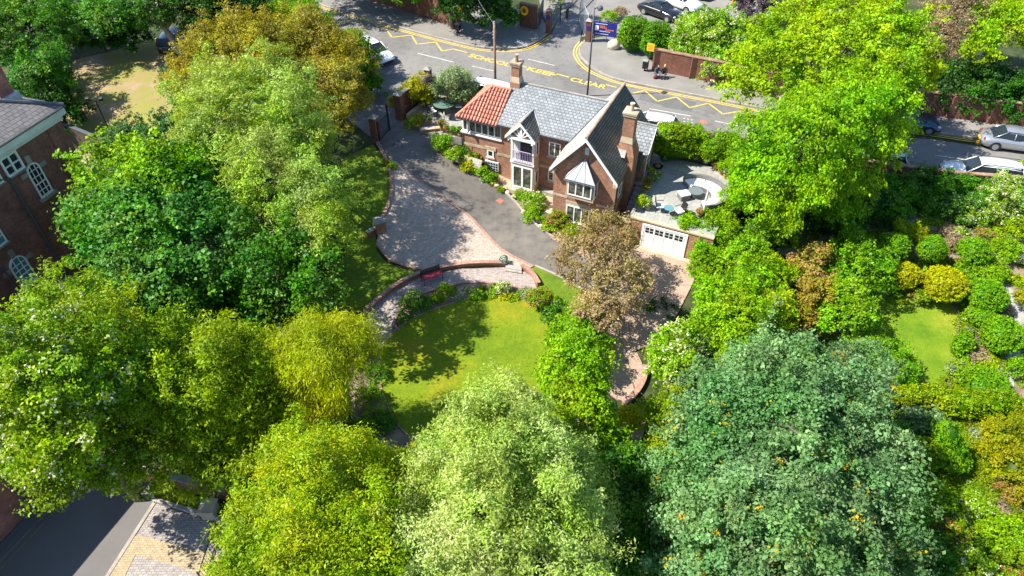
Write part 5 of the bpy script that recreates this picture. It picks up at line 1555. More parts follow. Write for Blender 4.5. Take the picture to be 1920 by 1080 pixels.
STY = {  # half length, half width, leaves per clump, clump radius, cover, droop
    'broad': (.10, .072, 30, .34, 3.0, 0), 'big': (.115, .085, 28, .40, 2.9, 0), 'fine': (.085, .036, 40, .34, 2.5, 0),
    'spray': (.095, .036, 44, .36, 2.4, .12), 'weep': (.10, .015, 70, .42, 1.9, 1.1), 'shrub': (.075, .052, 26, .24, 2.8, 0),
    'hang': (.11, .062, 34, .36, 2.9, .45), 'clip': (.045, .036, 14, .10, 3.0, 0), 'chest': (.11, .07, 32, .36, 2.9, .05), 'small': (.055, .036, 20, .15, 2.6, 0), 'twiggy': (.075, .042, 28, .28, 1.8, 0)}
def leaves(name, parent, lobes, m, style, fl=0.0, cover=1.0, power=2.0, rough_=.20, full=False, core=None, seed=None, ls=1.0):
    r_ = np.random.default_rng(seed if seed is not None else int(rng.integers(1e9)))
    hl, hw, lpc, cr, cov, droop = STY[style]
    ls *= .88
    hl *= ls; hw *= ls; lpc = int(lpc / ls); cr *= (.5 + .5 * ls)
    cs, dirs, fields = [], [], []
    lobes_np = np.array([[*l[0], *l[1]] for l in lobes], float)
    for l in lobes_np:
        c, R_ = l[:3], l[3:]
        am = (R_[0] * R_[1] + R_[0] * R_[2] + R_[1] * R_[2]) / 3
        area = 4 * math.pi * am * (.8 if not full else 1)
        n = int(area * cov * cover / (2 * hl * hw * lpc))
        n = max(n, 5)
        d = r_.normal(size=(n * 2, 3)); d /= np.linalg.norm(d, axis=1)[:, None]
        if not full:
            d = d[d[:, 2] > -.45 + .25 * r_.random(len(d))]
        d = d[:n]
        ph = r_.random((6, 4)) * 6.28
        fr = r_.normal(size=(6, 3)) * 2.4
        fr2 = r_.normal(size=(6, 3)) * 6.5
        nz = sum(np.sin(d @ fr[k] + ph[k, 0]) for k in range(6)) / 3.4 + sum(np.sin(d @ fr2[k] + ph[k, 1]) for k in range(6)) / 4.2
        if power != 2.0:
            k_ = (np.abs(d) ** power).sum(1) ** (-1 / power)
            sc = k_[:, None]
        else:
            sc = 1.0
        f = 1 - .42 * r_.random(len(d)) ** 2.2
        p = c + d * sc * R_ * ((1 + rough_ * nz) * f)[:, None]
        if not full and power == 2.0:
            # branch-sized billows and hollows, plus stray outer sprigs
            Rm = R_.mean(); amp = min(.75, .19 * Rm)
            wv = r_.normal(size=(9, 3)); wv /= np.linalg.norm(wv, axis=1)[:, None]
            wv *= (2 * math.pi / (r_.uniform(.9, 2.4, size=9) * min(1.0, .35 + Rm * .25)))[:, None]
            fld = sum(np.sin(p @ wv[k] + ph[k % 6, 2] + k) for k in range(9)) / 2.4
            ex = amp * fld + (r_.random(len(d)) < .06) * r_.uniform(.1, 1.0, len(d)) * amp * 1.5
            p = p + d * ex[:, None]
            kk = (fld > -.9) | (r_.random(len(d)) < .35)
            p, d, f, fld = p[kk], d[kk], f[kk], fld[kk]
            fields.append(fld)
        else:
            fields.append(np.zeros(len(d)))
        nd = d / R_; nd /= np.linalg.norm(nd, axis=1)[:, None]
        cs.append(p); dirs.append(nd)
    # drop clumps that ended deep inside a neighbouring lobe
    cs = np.concatenate(cs); dirs = np.concatenate(dirs); fields = np.concatenate(fields)
    keep = np.ones(len(cs), bool)
    if len(lobes_np) > 1:
        for l in lobes_np:
            q = (cs - l[:3]) / l[3:]
            keep &= (q ** 2).sum(1) > .30
    cs, dirs, fields = cs[keep], dirs[keep], fields[keep]
    n = len(cs)
    ct = r_.random(n)
    # large scale hue drift
    dr = np.sin(cs @ (r_.normal(size=3) * .9) + 1) * .5 + .5
    N = n * lpc
    ci = np.repeat(np.arange(n), lpc)
    cr_ = cr * (.6 + .8 * r_.random(n))
    off = r_.normal(size=(N, 3)) * (cr_[ci] * .52)[:, None]
    off[:, 2] *= .65
    # push offsets to a shell so clumps read as sprays
    pos = cs[ci] + off
    if droop:
        k = r_.random(N)
        pos[:, 2] -= k * droop * cr * 2.0
        pos[:, :2] += dirs[ci, :2] * (k * cr * .25)[:, None]
    nrm = dirs[ci] * .32 + off / (cr * 1.2) * .5 + np.array([0, 0, .5]) + r_.normal(size=(N, 3)) * .6
    nrm /= np.linalg.norm(nrm, axis=1)[:, None] + 1e-9
    if droop >= .3:
        tx = np.tile(np.array([0, 0, -1.0]), (N, 1)) * (.6 + droop) + dirs[ci] * .5 + r_.normal(size=(N, 3)) * .35
    else:
        tx = r_.normal(size=(N, 3)) + off / cr * .8
    tx -= (tx * nrm).sum(1)[:, None] * nrm
    tx /= np.linalg.norm(tx, axis=1)[:, None] + 1e-9
    by = np.cross(nrm, tx)
    s = .5 + .95 * r_.random(N) ** 1.4
    L_ = (hl * s)[:, None]; W_ = (hw * s * (.8 + .4 * r_.random(N)))[:, None]
    fold = nrm * (W_ * .35)
    V = np.empty((N, 4, 3), np.float32)
    V[:, 0] = pos - tx * L_
    V[:, 1] = pos + by * W_ + fold - tx * L_ * .1
    V[:, 2] = pos + tx * L_
    V[:, 3] = pos - by * W_ + fold - tx * L_ * .1
    tint = .10 + .80 * np.clip(.30 * ct[ci] + .34 * r_.random(N) + .20 * dr[ci] + .16 * (.5 + .5 * np.clip(fields[ci], -1, 1)), 0, 1) ** 1.0
    if fl:
        hot = ct[ci] > 1 - min(.9, fl * 3.5)
        tint[(r_.random(N) < .32) & hot] = .97
    V = V.reshape(-1, 3)
    fv = N * 4
    quads = np.arange(fv, dtype=np.int32)
    starts = np.arange(0, fv, 4, dtype=np.int32)
    if core:
        mb = MB()
        for l in lobes_np:
            mb.ball(l[:3], tuple(l[3:] * core), 14, 9)
        if power != 2.0:
            q = np.array(mb.v, float)
            o_ = 0
            for l in lobes_np:
                k = (len(mb.v)) // len(lobes_np)
                dd = (q[o_:o_ + k] - l[:3]) / (l[3:] * core)
                dn = dd / (np.linalg.norm(dd, axis=1)[:, None] + 1e-9)
                q[o_:o_ + k] = l[:3] + dn * ((np.abs(dn) ** power).sum(1) ** (-1 / power))[:, None] * l[3:] * core
                o_ += k
            mb.v = [tuple(x) for x in q]
        cv = np.array(mb.v, np.float32)
        loops = np.concatenate([np.array(f, np.int32) + fv for f in mb.f])
        lens = np.array([len(f) for f in mb.f], np.int32)
        cst = fv + np.concatenate([[0], np.cumsum(lens)[:-1]]).astype(np.int32)
        V = np.concatenate([V, cv]); quads = np.concatenate([quads, loops]); starts = np.concatenate([starts, cst])
        tint = np.concatenate([tint, np.full(len(lens), .05)])
    me = bpy.data.meshes.new(name)
    me.vertices.add(len(V)); me.vertices.foreach_set('co', V.astype(np.float32).ravel())
    me.loops.add(len(quads)); me.loops.foreach_set('vertex_index', quads.astype(np.int32))
    me.polygons.add(len(starts)); me.polygons.foreach_set('loop_start', starts.astype(np.int32))
    at = me.attributes.new('tint', 'FLOAT', 'FACE'); at.data.foreach_set('value', tint.astype(np.float32))
    me.update(calc_edges=True)
    me.materials.append(M[m])
    o = bpy.data.objects.new(name, me)
    C.objects.link(o)
    o.parent = parent
    return o, cs
NL = [0]
def lobe_px(l, z0):
    u, v, h, rp, rz = l[:5]
    c = P(u, v, z0 + h)
    r = rp / ppm(c)
    ry = l[5] / ppm(c) if len(l) > 5 else r
    k = .90 if len(l) <= 5 else 1.0
    return (c, (r * k, ry * k, rz * (k + .02)))
def plant(name, label, cat, lobes, leaf, style, trunk=True, base=None, group=None, fl=0.0, bark='bark', cover=1.0, zb=None, limbs=15, power=2.0, rough=.2, full=False, core=None, limb_out=.9, tr=None, seed=None, ls=1.0):
    """lobes: [(photo u, v, height of the centre, radius in px, vertical radius in m)]"""
    u, v, h = lobes[0][:3]
    if zb is None:
        z0 = 1.0
        for _ in range(6):
            c = P(u, v, z0 + h); z0 = hf(c.x, c.y)
    else:
        z0 = zb
    lb = [lobe_px(l, z0) for l in lobes]
    c0 = lb[0][0]
    b = Vector((c0.x, c0.y, z0)) if base is None else P(base[0], base[1], z0)
    rel = [((c - b), r) for c, r in lb]
    if trunk:
        t = thing(name, label, cat, b, 0, group)
        o, cs = leaves('crown', t, rel, 'leaf_' + leaf, style, fl, cover, power, rough, full, core, seed, ls)
        R0 = rel[0][1][0]
        r0 = tr or min(.4, .055 * R0 + .05)
        top = rel[0][0] + Vector((0, 0, rel[0][1][2] * .25))
        mb = MB()
        mid = Vector((top.x * .35 + random.uniform(-.2, .2), top.y * .35 + random.uniform(-.2, .2), top.z * .45))
        mb.tube([(0, 0, -.3), (0, 0, .1), mid, top], [r0 * 1.3, r0, r0 * .75, r0 * .3], 8)
        r_ = random.Random(len(label) + int(u))
        k = min(limbs, len(cs))
        for i in range(k):
            e = Vector(cs[r_.randrange(len(cs))]) * 1.0
            s_ = mid.lerp(top, r_.random() * .8)
            e = s_.lerp(e, limb_out)
            m1 = s_.lerp(e, .5) + Vector((r_.uniform(-.2, .2), r_.uniform(-.2, .2), .12 * (e - s_).length))
            mb.tube([s_, m1, e], [r0 * .38, r0 * .2, .02], 5)
        # bare twigs showing at the surface of the crown
        for i in range(int(6 + 9 * R0)):
            e = Vector(cs[r_.randrange(len(cs))])
            if e.z < top.z * .7: continue
            d_ = (e - mid).normalized() + Vector((r_.uniform(-.5, .5), r_.uniform(-.5, .5), r_.uniform(-.2, .5)))
            d_.normalize(); q_ = r_.uniform(.4, .9)
            mb.tube([e - d_ * q_, e, e + d_ * q_ * .5], [.028, .02, .008], 4)
        mb.build('trunk', bark, t, True)
    else:
        o, cs = leaves(name, None, rel, 'leaf_' + leaf, style, fl, cover, power, rough, full, core, seed, ls)
        o.location = b
        tag(o, label, cat, group)
        t = o
    NL[0] += len(o.data.polygons)
    return t
random.seed(11)
T = plant
# --- top left
T('sycamore_tree', 'dark green sycamore crowding the top left corner beside the villa chimney', 'tree', [(55, 70, 3.0, 88, 2.4), (10, 20, 3.4, 85, 2.4), (75, 145, 2.6, 52, 2.2), (120, 40, 2.6, 45, 2.0)], 'syc', 'broad', zb=2)
T('sycamore_tree', 'narrow dark leafy tree right behind the villa roof corner', 'tree', [(112, 215, 1.6, 42, 2.2), (95, 160, 1.8, 46, 2.0)], 'dark', 'broad', zb=1, fl=0)
T('leaning_tree', 'pale green tree with a long pale leaning trunk above the parked dark estate car', 'tree', [(265, 2, 5, 85, 1.8), (205, 34, 3.4, 56, 1.6), (350, -30, 5.4, 70, 1.8), (290, 35, 3.6, 36, 1.2)], 'sycblue', 'broad', zb=2, trunk=True, base=(346, 112), bark='bark_pale', tr=.32, limb_out=.7)
T('evergreen_tree', 'dark evergreen behind the gravel yard left of the leaning trunk', 'tree', [(185, 62, 1.8, 55, 1.8), (235, 66, 1.6, 40, 1.4)], 'dark', 'broad', zb=2)
T('holly_tree', 'dark green tree right of the leaning trunk at the top of the photo', 'tree', [(395, 30, 3.5, 55, 2.8), (440, 10, 4, 60, 2.8)], 'dark', 'broad', zb=2)
T('shrub', 'dark shrub with white plume flowers behind the olive brown tree', 'shrub', [(400, 60, 1.6, 45, 1.5), (455, 55, 1.6, 38, 1.4)], 'laurel', 'shrub', trunk=False, zb=2)
T('pampas_shrub', 'pale plumed spiky shrub behind the olive brown tree', 'shrub', [(430, 46, 2.4, 20, .8), (470, 48, 2.6, 18, .9)], 'dry', 'fine', trunk=False, zb=2, cover=.8)
T('conifer', 'bright yellow-green upright conifer by the road above the olive brown tree', 'conifer', [(545, 38, 2.4, 30, 2.2), (575, 46, 2.3, 28, 2.2), (605, 55, 2.0, 26, 1.8), (515, 50, 2.0, 28, 1.6)], 'bright', 'spray', zb=2, rough=.32)
T('hedge_shrub', 'dark laurel clump behind the bright conifer at the top edge', 'shrub', [(505, 28, 1.8, 36, 1.6), (560, 20, 1.5, 30, 1.4)], 'dark', 'shrub', trunk=False, zb=2)
T('olive_tree', 'wide olive brown leaved tree above the pale willow', 'tree', [(480, 110, 6.2, 120, 2.4), (395, 135, 5.0, 75, 2.4), (590, 110, 5.6, 75, 2.5), (640, 190, 4.2, 55, 2.8), (560, 85, 6, 70, 2.2)], 'olive', 'twiggy', zb=1.6, cover=1.9)
T('photinia_hedge', 'dark glossy hedge with red tips beside the white hatchback', 'hedge', [(672, 110, 2.0, 36, 2.0), (680, 150, 1.6, 32, 1.8), (660, 85, 2.2, 28, 1.6)], 'photinia', 'shrub', trunk=False, zb=2, fl=.05, core=.75)
T('pale_willow', 'big pale yellow-green willow filling the left centre of the photo', 'willow tree', [(480, 205, 7.5, 125, 3.2), (545, 280, 6.4, 88, 2.8), (400, 230, 6, 70, 3), (588, 372, 6.4, 68, 2.6), (612, 440, 6.2, 52, 2.0), (510, 335, 6.4, 84, 2.6)], 'willow', 'spray', zb=1, cover=.9, bark='bark_pale')
T('laurel_shrub', 'dark round laurel at the left edge of the olive brown tree', 'shrub', [(325, 160, 1.4, 22, 1.3), (345, 190, 1.3, 20, 1.1)], 'laurel', 'shrub', trunk=False, zb=2)
T('yew_shrub', 'dark yew bush beside the floodlight post', 'shrub', [(245, 262, 1.8, 38, 1.5), (225, 285, 1.4, 26, 1.3)], 'laurel', 'small', trunk=False, zb=1.2, core=.7)
T('laurel_tree', 'blue-green broadleaf tree behind the bright green sycamore top', 'tree', [(330, 275, 4.0, 62, 2), (400, 310, 4.0, 58, 2.4), (440, 360, 3.4, 58, 2.8)], 'laurel', 'broad', zb=.6)
T('sycamore_tree', 'large sycamore with a vivid light green top beside the villa', 'tree', [(300, 345, 7.6, 92, 2.6), (225, 350, 6.6, 70, 2.6), (345, 330, 7.4, 70, 2.2)], 'bright', 'broad', zb=-.5)
T('sycamore_tree', 'very large dark green sycamore below the vivid green treetop', 'tree', [(310, 450, 5.6, 145, 3.8), (400, 500, 4.6, 110, 3.6), (215, 430, 5.2, 68, 3.4), (480, 560, 3.4, 80, 2.8), (340, 560, 4, 110, 3)], 'sycblue', 'big', zb=-.3)
T('dark_tree', 'dark broad tree in the shade left of the side lawn', 'tree', [(520, 520, 5.2, 72, 2.6), (575, 475, 6.0, 50, 2.0), (590, 555, 5.6, 44, 1.6), (610, 510, 6.2, 34, 1.3)], 'syc', 'broad', zb=.1, cover=.65)
T('dark_shrub', 'deep green yew at the lower end of the side lawn', 'shrub', [(545, 610, 1.8, 50, 1.8), (590, 480, 1.8, 32, 1.6)], 'dark', 'small', trunk=False, zb=0, core=.7)
# --- lower left
T('hawthorn_tree', 'large hawthorn with whitish blossom in front of the villa', 'tree', [(120, 745, 7.6, 150, 3.6), (60, 710, 7.0, 82, 2.7), (115, 850, 5.0, 92, 2.4), (200, 850, 4.8, 90, 2.4), (100, 650, 6.4, 48, 1.6), (25, 765, 6.4, 48, 2.0)], 'hawthorn', 'broad', zb=0, fl=.06, ls=.75, cover=1.05)
T('birch_tree', 'soft green birch between the hawthorn and the feathery birch', 'tree', [(220, 690, 6.6, 110, 3.4), (170, 600, 6.4, 82, 2.8), (262, 782, 5, 80, 2.7)], 'birch', 'spray', zb=0, cover=1.0, bark='bark_pale')
T('birch_tree', 'feathery yellow-green birch with pale trunk left of the weeping willow', 'tree', [(400, 745, 5.4, 106, 3.2), (435, 665, 5.6, 52, 2.2), (350, 665, 5.4, 52, 2.2), (405, 835, 4.2, 95, 2.5), (495, 790, 4.0, 64, 2.6)], 'birch', 'spray', zb=0, cover=1.1, bark='bark_pale')
T('elder_shrub', 'dark blue-green shrub between the feathery birch and the weeping willow', 'shrub', [(535, 765, 2.6, 42, 1.6)], 'laurel', 'shrub', trunk=False, zb=0)
T('shrub', 'light green round shrub at the foot of the weeping willow', 'shrub', [(610, 765, 1.6, 36, 1.3), (575, 785, 1.4, 34, 1.1)], 'bright', 'shrub', trunk=False, zb=0)
T('weeping_willow', 'golden green weeping willow left of the round lawn', 'willow tree', [(600, 665, 6.4, 80, 1.7), (530, 655, 6.2, 44, 1.3), (660, 640, 6.2, 42, 1.5), (600, 725, 4.8, 62, 1.5), (575, 625, 6.8, 34, 1.0), (635, 615, 6.8, 30, .9)], 'weeping', 'weep', zb=0, cover=1.3, bark='twig', tr=.16, limb_out=1.0, limbs=14)
T('maple_tree', 'wide yellow-green maple with golden tips at the bottom edge', 'tree', [(620, 970, 7.0, 165, 2.8), (515, 1010, 6.2, 88, 2.6), (680, 915, 6.0, 82, 2.2), (575, 885, 5.4, 82, 2.4), (640, 1075, 7, 140, 2.8), (480, 1090, 6, 65, 2.6)], 'elm', 'fine', zb=0, cover=1.25, ls=.75, bark='bark_pale')
T('silver_willow', 'large silvery pale green willow at the bottom centre', 'willow tree', [(925, 870, 7.4, 120, 3.0), (1030, 950, 6.8, 110, 3.2), (900, 980, 7.2, 135, 3.4), (955, 785, 6.4, 72, 1.9), (852, 868, 6.0, 64, 2.2), (1070, 900, 5.6, 60, 2.2), (960, 1070, 7, 170, 3), (800, 1060, 6, 100, 3)], 'silver', 'spray', zb=0, cover=1.2, ls=.75, bark='bark_pale')
T('cherry_tree', 'fresh bright green tree right of the silvery willow', 'tree', [(1080, 705, 4.6, 66, 2.3), (1092, 790, 3.4, 62, 2.3), (1060, 645, 3.0, 38, 1.3), (1130, 860, 2.2, 58, 2)], 'bright', 'broad', zb=0, cover=1.05, ls=.75)
T('undergrowth_tree', 'shaded dark green small tree between the silvery willow and the chestnut', 'tree', [(1170, 900, 2.4, 60, 2), (1210, 1000, 2.4, 60, 2), (1180, 1070, 2.2, 60, 1.8)], 'syc', 'broad', zb=0, ls=.75)
T('golden_shrub', 'golden yellow conifer shrub below the round terrace', 'shrub', [(1178, 790, 1.3, 24, .9)], 'golden', 'shrub', trunk=False, zb=0)
T('elder_tree', 'elder with creamy blossom right of the round terrace', 'tree', [(1262, 695, 2.4, 46, 1.7), (1246, 655, 2.2, 30, 1.3), (1280, 645, 2, 28, 1.3)], 'rosewhite', 'shrub', zb=0, fl=.12, cover=1.1)
T('bamboo_shrub', 'mid green feathery bush below the blossoming elder', 'shrub', [(1255, 780, 2.2, 48, 1.8), (1240, 860, 1.6, 40, 1.4)], 'birch', 'fine', trunk=False, zb=0)
T('crab_apple_tree', 'bronze purple crab apple on the forecourt in front of the garage', 'tree', [(1105, 490, 3.1, 72, 1.8), (1155, 535, 2.8, 62, 1.7), (1140, 440, 3.2, 56, 1.3), (1125, 580, 2.2, 48, 1.0)], 'purple', 'twiggy', zb=0, base=(1136, 612), fl=.05, cover=1.05, tr=.13, limbs=24)
T('horse_chestnut_tree', 'huge blue-green horse chestnut at the lower right', 'tree', [(1430, 785, 6.4, 130, 3.0), (1560, 810, 5.4, 115, 2.8), (1340, 850, 5.0, 100, 2.8), (1450, 930, 6.0, 160, 3.2), (1575, 940, 5.0, 112, 2.8), (1320, 975, 4.8, 98, 2.8), (1460, 1065, 6.0, 175, 3.2), (1630, 1060, 4.2, 66, 2.6), (1490, 710, 6.0, 88, 2.2), (1385, 740, 5.4, 70, 2.2), (1590, 725, 4.8, 66, 2.0), (1300, 1070, 4, 80, 2.2)], 'chestnut', 'chest', zb=0, cover=1.15, fl=.012, ls=.72)
# --- right of the house
T('climbing_plant', 'bright green climber spilling over the corner of the raised patio', 'climber', [(1378, 378, 2.3, 34, 1.2), (1350, 410, 2.0, 34, .8), (1290, 416, 2.05, 32, .42), (1345, 440, 1.4, 40, 1.2), (1325, 475, .9, 34, 1.0), (1312, 505, .5, 22, .6)], 'bright', 'small', trunk=False, zb=0, cover=1.25, core=.6)
T('hedge', 'bright clipped hedge behind the patio between the porch and the arched gate', 'hedge', [(1270, 266, 1.4, 50, 1.25, 24)], 'lime', 'small', trunk=False, zb=ZR, power=5, rough=.06, core=.82, cover=1.4)
T('hedge', 'bright clipped hedge between the arched gate and the big green tree', 'hedge', [(1352, 278, 1.35, 38, 1.1, 22), (1402, 300, 1.4, 36, 1.2, 30), (1402, 338, 1.3, 30, 1.2, 26)], 'bright', 'small', trunk=False, zb=ZR, power=3.5, rough=.1, core=.8, cover=1.3)
T('lime_tree', 'huge vivid green lime tree right of the patio, hanging over the road', 'tree', [(1500, 290, 6.4, 112, 3.6), (1590, 250, 6.6, 100, 3.6), (1455, 350, 4.4, 76, 2.8), (1545, 345, 3.8, 86, 2.6), (1620, 180, 6.6, 88, 3.0), (1432, 330, 3.4, 38, 2.0)], 'bright', 'hang', zb=1.4, cover=1.15, ls=.85)
T('lime_tree', 'yellow-green spreading treetop across the upper right', 'tree', [(1560, 110, 7.4, 120, 2.6), (1455, 145, 6.4, 68, 2.0), (1650, 85, 7.4, 98, 2.6), (1480, 70, 6.6, 72, 2.2), (1600, 30, 7.4, 100, 2.4), (1385, 165, 5, 36, 1.1), (1395, 110, 5, 36, 1.2), (1700, 140, 5.6, 52, 2.0)], 'lime', 'broad', zb=2, cover=.95)
T('dark_hedge', 'dark hedge trees behind the brick wall at the right edge', 'hedge', [(1770, 160, 1.6, 60, 1.6), (1850, 170, 1.6, 70, 1.7), (1930, 190, 1.6, 60, 1.8), (1700, 130, 1.6, 50, 1.6)], 'dark', 'broad', trunk=False, zb=2.1)
T('sycamore_tree', 'vivid yellow-green treetop in the top right corner', 'tree', [(1880, 55, 5, 58, 2), (1840, 95, 4.6, 34, 1.6), (1920, 20, 5.4, 55, 2)], 'lime', 'broad', zb=2)
T('bare_tree', 'brown half-bare ivy-clad tree near the top right corner', 'tree', [(1790, 30, 5, 60, 2.4), (1750, 80, 3.6, 50, 2.2), (1830, 10, 5, 40, 2)], 'dry', 'twiggy', zb=2, cover=.9, limbs=26)
T('copper_beech_tree', 'dark purple copper beech at the top edge', 'tree', [(1430, 8, 3.6, 48, 2), (1485, -5, 4, 42, 2)], 'beech', 'broad', zb=2)
T('hawthorn_hedge', 'flowering white rose hedge between the car park and the far pavement', 'hedge', [(1320, 55, 2.4, 55, 1.5), (1375, 70, 2.2, 50, 1.5), (1285, 85, 1.7, 36, 1.3), (1350, 110, 1.4, 60, 1.1), (1410, 120, 1.8, 40, 1.4)], 'rosewhite', 'shrub', trunk=False, zb=ZR, fl=.10, cover=1.2, core=.6)
T('hedge', 'tall clipped bright green hedge right of the white boulder', 'hedge', [(1190, 68, 1.5, 30, 1.5, 20), (1232, 80, 1.5, 30, 1.6, 20)], 'topiary', 'small', trunk=False, zb=ZR, power=3, rough=.08, core=.8, cover=1.4)
T('low_plant', 'low bright green plant beside the car park entrance', 'plant', [(1142, 30, .5, 14, .5)], 'bright', 'small', trunk=False, zb=ZR)
T('low_plant', 'small brownish bush left of the black coupe', 'plant', [(1164, 24, .6, 14, .5)], 'dry', 'small', trunk=False, zb=ZR)
T('dark_tree', 'dark shrubs behind the far wall to the left of the emblem wall', 'tree', [(900, 20, 2.4, 48, 2.2), (860, 5, 2.8, 45, 2)], 'dark', 'broad', trunk=False, zb=ZR)
T('laurel_shrub', 'mid green laurel between the yellow sign and the emblem wall', 'shrub', [(935, 15, 1.8, 26, 1.8), (955, 35, 1.2, 20, 1.1)], 'syc', 'shrub', trunk=False, zb=ZR)
T('dark_tree', 'dark tree above the far brick wall at the top edge', 'tree', [(760, -30, 2.6, 60, 2), (680, -45, 2.8, 60, 2)], 'syc', 'broad', zb=ZR)
T('lime_shrub', 'lime green shrub at the top edge beside the footpath fence', 'shrub', [(1040, -6, 1, 22, .8)], 'lime', 'small', trunk=False, zb=ZR)
# shade trees standing beyond the top edge of the photo
T('street_tree', 'tall tree just beyond the top edge shading the pavement wall', 'tree', [(560, -120, 7, 90, 3)], 'syc', 'broad', zb=ZR, cover=.8)
T('street_tree', 'tall tree beyond the top edge shading the school entrance', 'tree', [(840, -95, 7, 95, 3), (960, -80, 6, 60, 2.6)], 'syc', 'broad', zb=ZR, cover=.8)
# --- terrace planting
T('conifer', 'golden conifer beside the brick gate pier on the side terrace', 'conifer', [(789, 180, 1.0, 24, 1.1), (786, 158, 2.0, 20, .8), (772, 170, 1.4, 14, .8)], 'golden', 'shrub', zb=ZR, rough=.3, tr=.06, cover=1.2)
T('golden_shrub', 'small golden bush hugging the outside of the right gate pier', 'shrub', [(742, 195, .9, 12, .9), (758, 178, 1.0, 14, .7)], 'golden', 'small', trunk=False, zb=ZR)
T('buddleia_shrub', 'grey-green feathery bush between the side terrace and the road', 'shrub', [(852, 158, 1.9, 34, 1.2), (835, 172, 1.4, 24, 1.1), (872, 172, 1.4, 24, 1)], 'greygreen', 'fine', trunk=False, zb=ZR, cover=1.2)
T('cordyline', 'dark spiky potted plant on top of the road corner pier', 'plant', [(806, 152, 2.75, 8, .35)], 'beech', 'fine', trunk=False, zb=ZR, cover=1.3)
T('low_plant', 'purple leaved plant beside the right gate pier on the terrace', 'plant', [(772, 232, .5, 15, .45), (785, 222, .4, 10, .4)], 'rosepink', 'small', trunk=False, zb=ZR, fl=.05)
# --- shrubs in the bed in front of the house
bed = [(826, 268, .6, 20, .6, 'bright', 0, 'light green shrub at the upper end of the front bed', 1.2), (848, 290, .5, 18, .6, 'rosewhite', .04, 'pale flowered shrub beside the log store', .9),
       (866, 290, .5, 16, .5, 'syc', 0, 'dark leafy shrub under the log store', .8), (880, 308, .35, 19, .5, 'golden', 0, 'golden round shrub in the front bed', .6), (900, 318, .35, 17, .45, 'bright', 0, 'fresh green shrub next to the golden one', .5),
       (918, 332, .3, 15, .4, 'topiary', 0, 'low green shrub at the corner of the pale front terrace', .4), (980, 366, .25, 14, .3, 'topiary', 0, 'low spreading plant below the french doors', .2), (1000, 380, .45, 22, .55, 'rosewhite', .12, 'white flowered shrub below the french doors', .1),
       (1000, 402, .4, 18, .4, 'bright', 0, 'bright green shrub at the bend of the drive kerb', .05), (1045, 412, .6, 19, .6, 'rosepink', .14, 'pink rose bush at the foot of the gable', 0), (1030, 425, .3, 16, .3, 'lime', 0, 'low lime green plant by the kerb below the pink rose', 0),
       (1072, 432, .4, 20, .4, 'birch', 0, 'pale green shrub below the ground floor window', 0), (890, 296, .5, 10, .5, 'rosepink', .08, 'small pink flowered plant below the small square window', .7)]
for u, v, h, r, rz, lf, fl, lb, zb in bed:
    T('flowering_shrub' if fl else 'shrub', lb, 'shrub', [(u, v, h, r, rz)], lf, 'small', trunk=False, zb=G(u, v).z, fl=fl, cover=1.2)
# --- circle beds
cb = [(772, 562, .5, 20, .55, 'rosewhite', .16, 'white rose bush at the left end of the curved bed', 'small'), (792, 570, .4, 15, .4, 'syc', 0, 'dark green shrub beside the left white rose', 'small'), (758, 590, .35, 14, .4, 'syc', 0, 'small dark shrub at the tip of the curved bed', 'small'),
      (836, 548, .5, 15, .5, 'rosewhite', .05, 'dark leaved rose near the red bench', 'small'), (860, 556, .2, 9, .2, 'greygreen', 0, 'tiny grey-green plant in the middle of the curved bed', 'small'), (893, 554, .25, 14, .3, 'topiary', 0, 'low green tuft at the top of the round lawn', 'small'),
      (920, 551, .2, 9, .2, 'bright', 0, 'small round green plant between the tuft and the white roses', 'small'), (944, 539, .5, 13, .5, 'rosewhite', .3, 'cream rose bush below the wall opening', 'small'), (945, 554, .2, 11, .22, 'golden', 0, 'golden low plant below the cream rose bush', 'small'),
      (964, 560, .18, 12, .15, 'lime', 0, 'lime ground-hugging plant at the lawn edge', 'small'), (1015, 560, .6, 26, .7, 'rosepink', .08, 'large red flowered rose at the right of the curved bed', 'small'), (988, 548, .3, 12, .3, 'greygreen', 0, 'grey-green plant left of the large red rose', 'small'),
      (1045, 590, .5, 26, .6, 'syc', .0, 'dark green shrub below the large red rose', 'shrub'), (1080, 610, .8, 30, .9, 'bright', 0, 'tall bright shrub between lawn and forecourt', 'shrub'), (1060, 600, .3, 16, .4, 'rosepink', .1, 'red flowered shrub beside the lawn edge', 'small'),
      (1095, 590, .5, 24, .6, 'birch', 0, 'pale green shrub under the crab apple', 'small'), (1110, 640, 1.0, 34, 1.1, 'topiary', 0, 'rounded green shrub below the crab apple', 'shrub')]
for u, v, h, r, rz, lf, fl, lb, st_ in cb:
    T('rose_bush' if 'rose' in lb and fl else 'shrub', lb, 'shrub', [(u, v, h, r, rz)], lf, st_, trunk=False, zb=0, fl=fl, cover=1.1)
# left edge of round lawn
for u, v, h, r, rz, lf, lb in [(705, 700, .4, 20, .5, 'syc', 'dark shrub at the left edge of the round lawn'), (692, 745, .5, 26, .6, 'rosewhite', 'shaded pale flowered shrub left of the round lawn'), (720, 790, .4, 24, .5, 'syc', 'green shrub at the lower left of the round lawn'), (680, 800, .4, 26, .5, 'topiary', 'shaded green shrub beyond the lower left lawn edge'), (690, 660, .3, 16, .4, 'dark', 'dark low shrub at the lower end of the circular path')]:
    T('shrub', lb, 'shrub', [(u, v, h, r, rz)], lf, 'small', trunk=False, zb=0, fl=.02 if 'pale' in lb else 0)
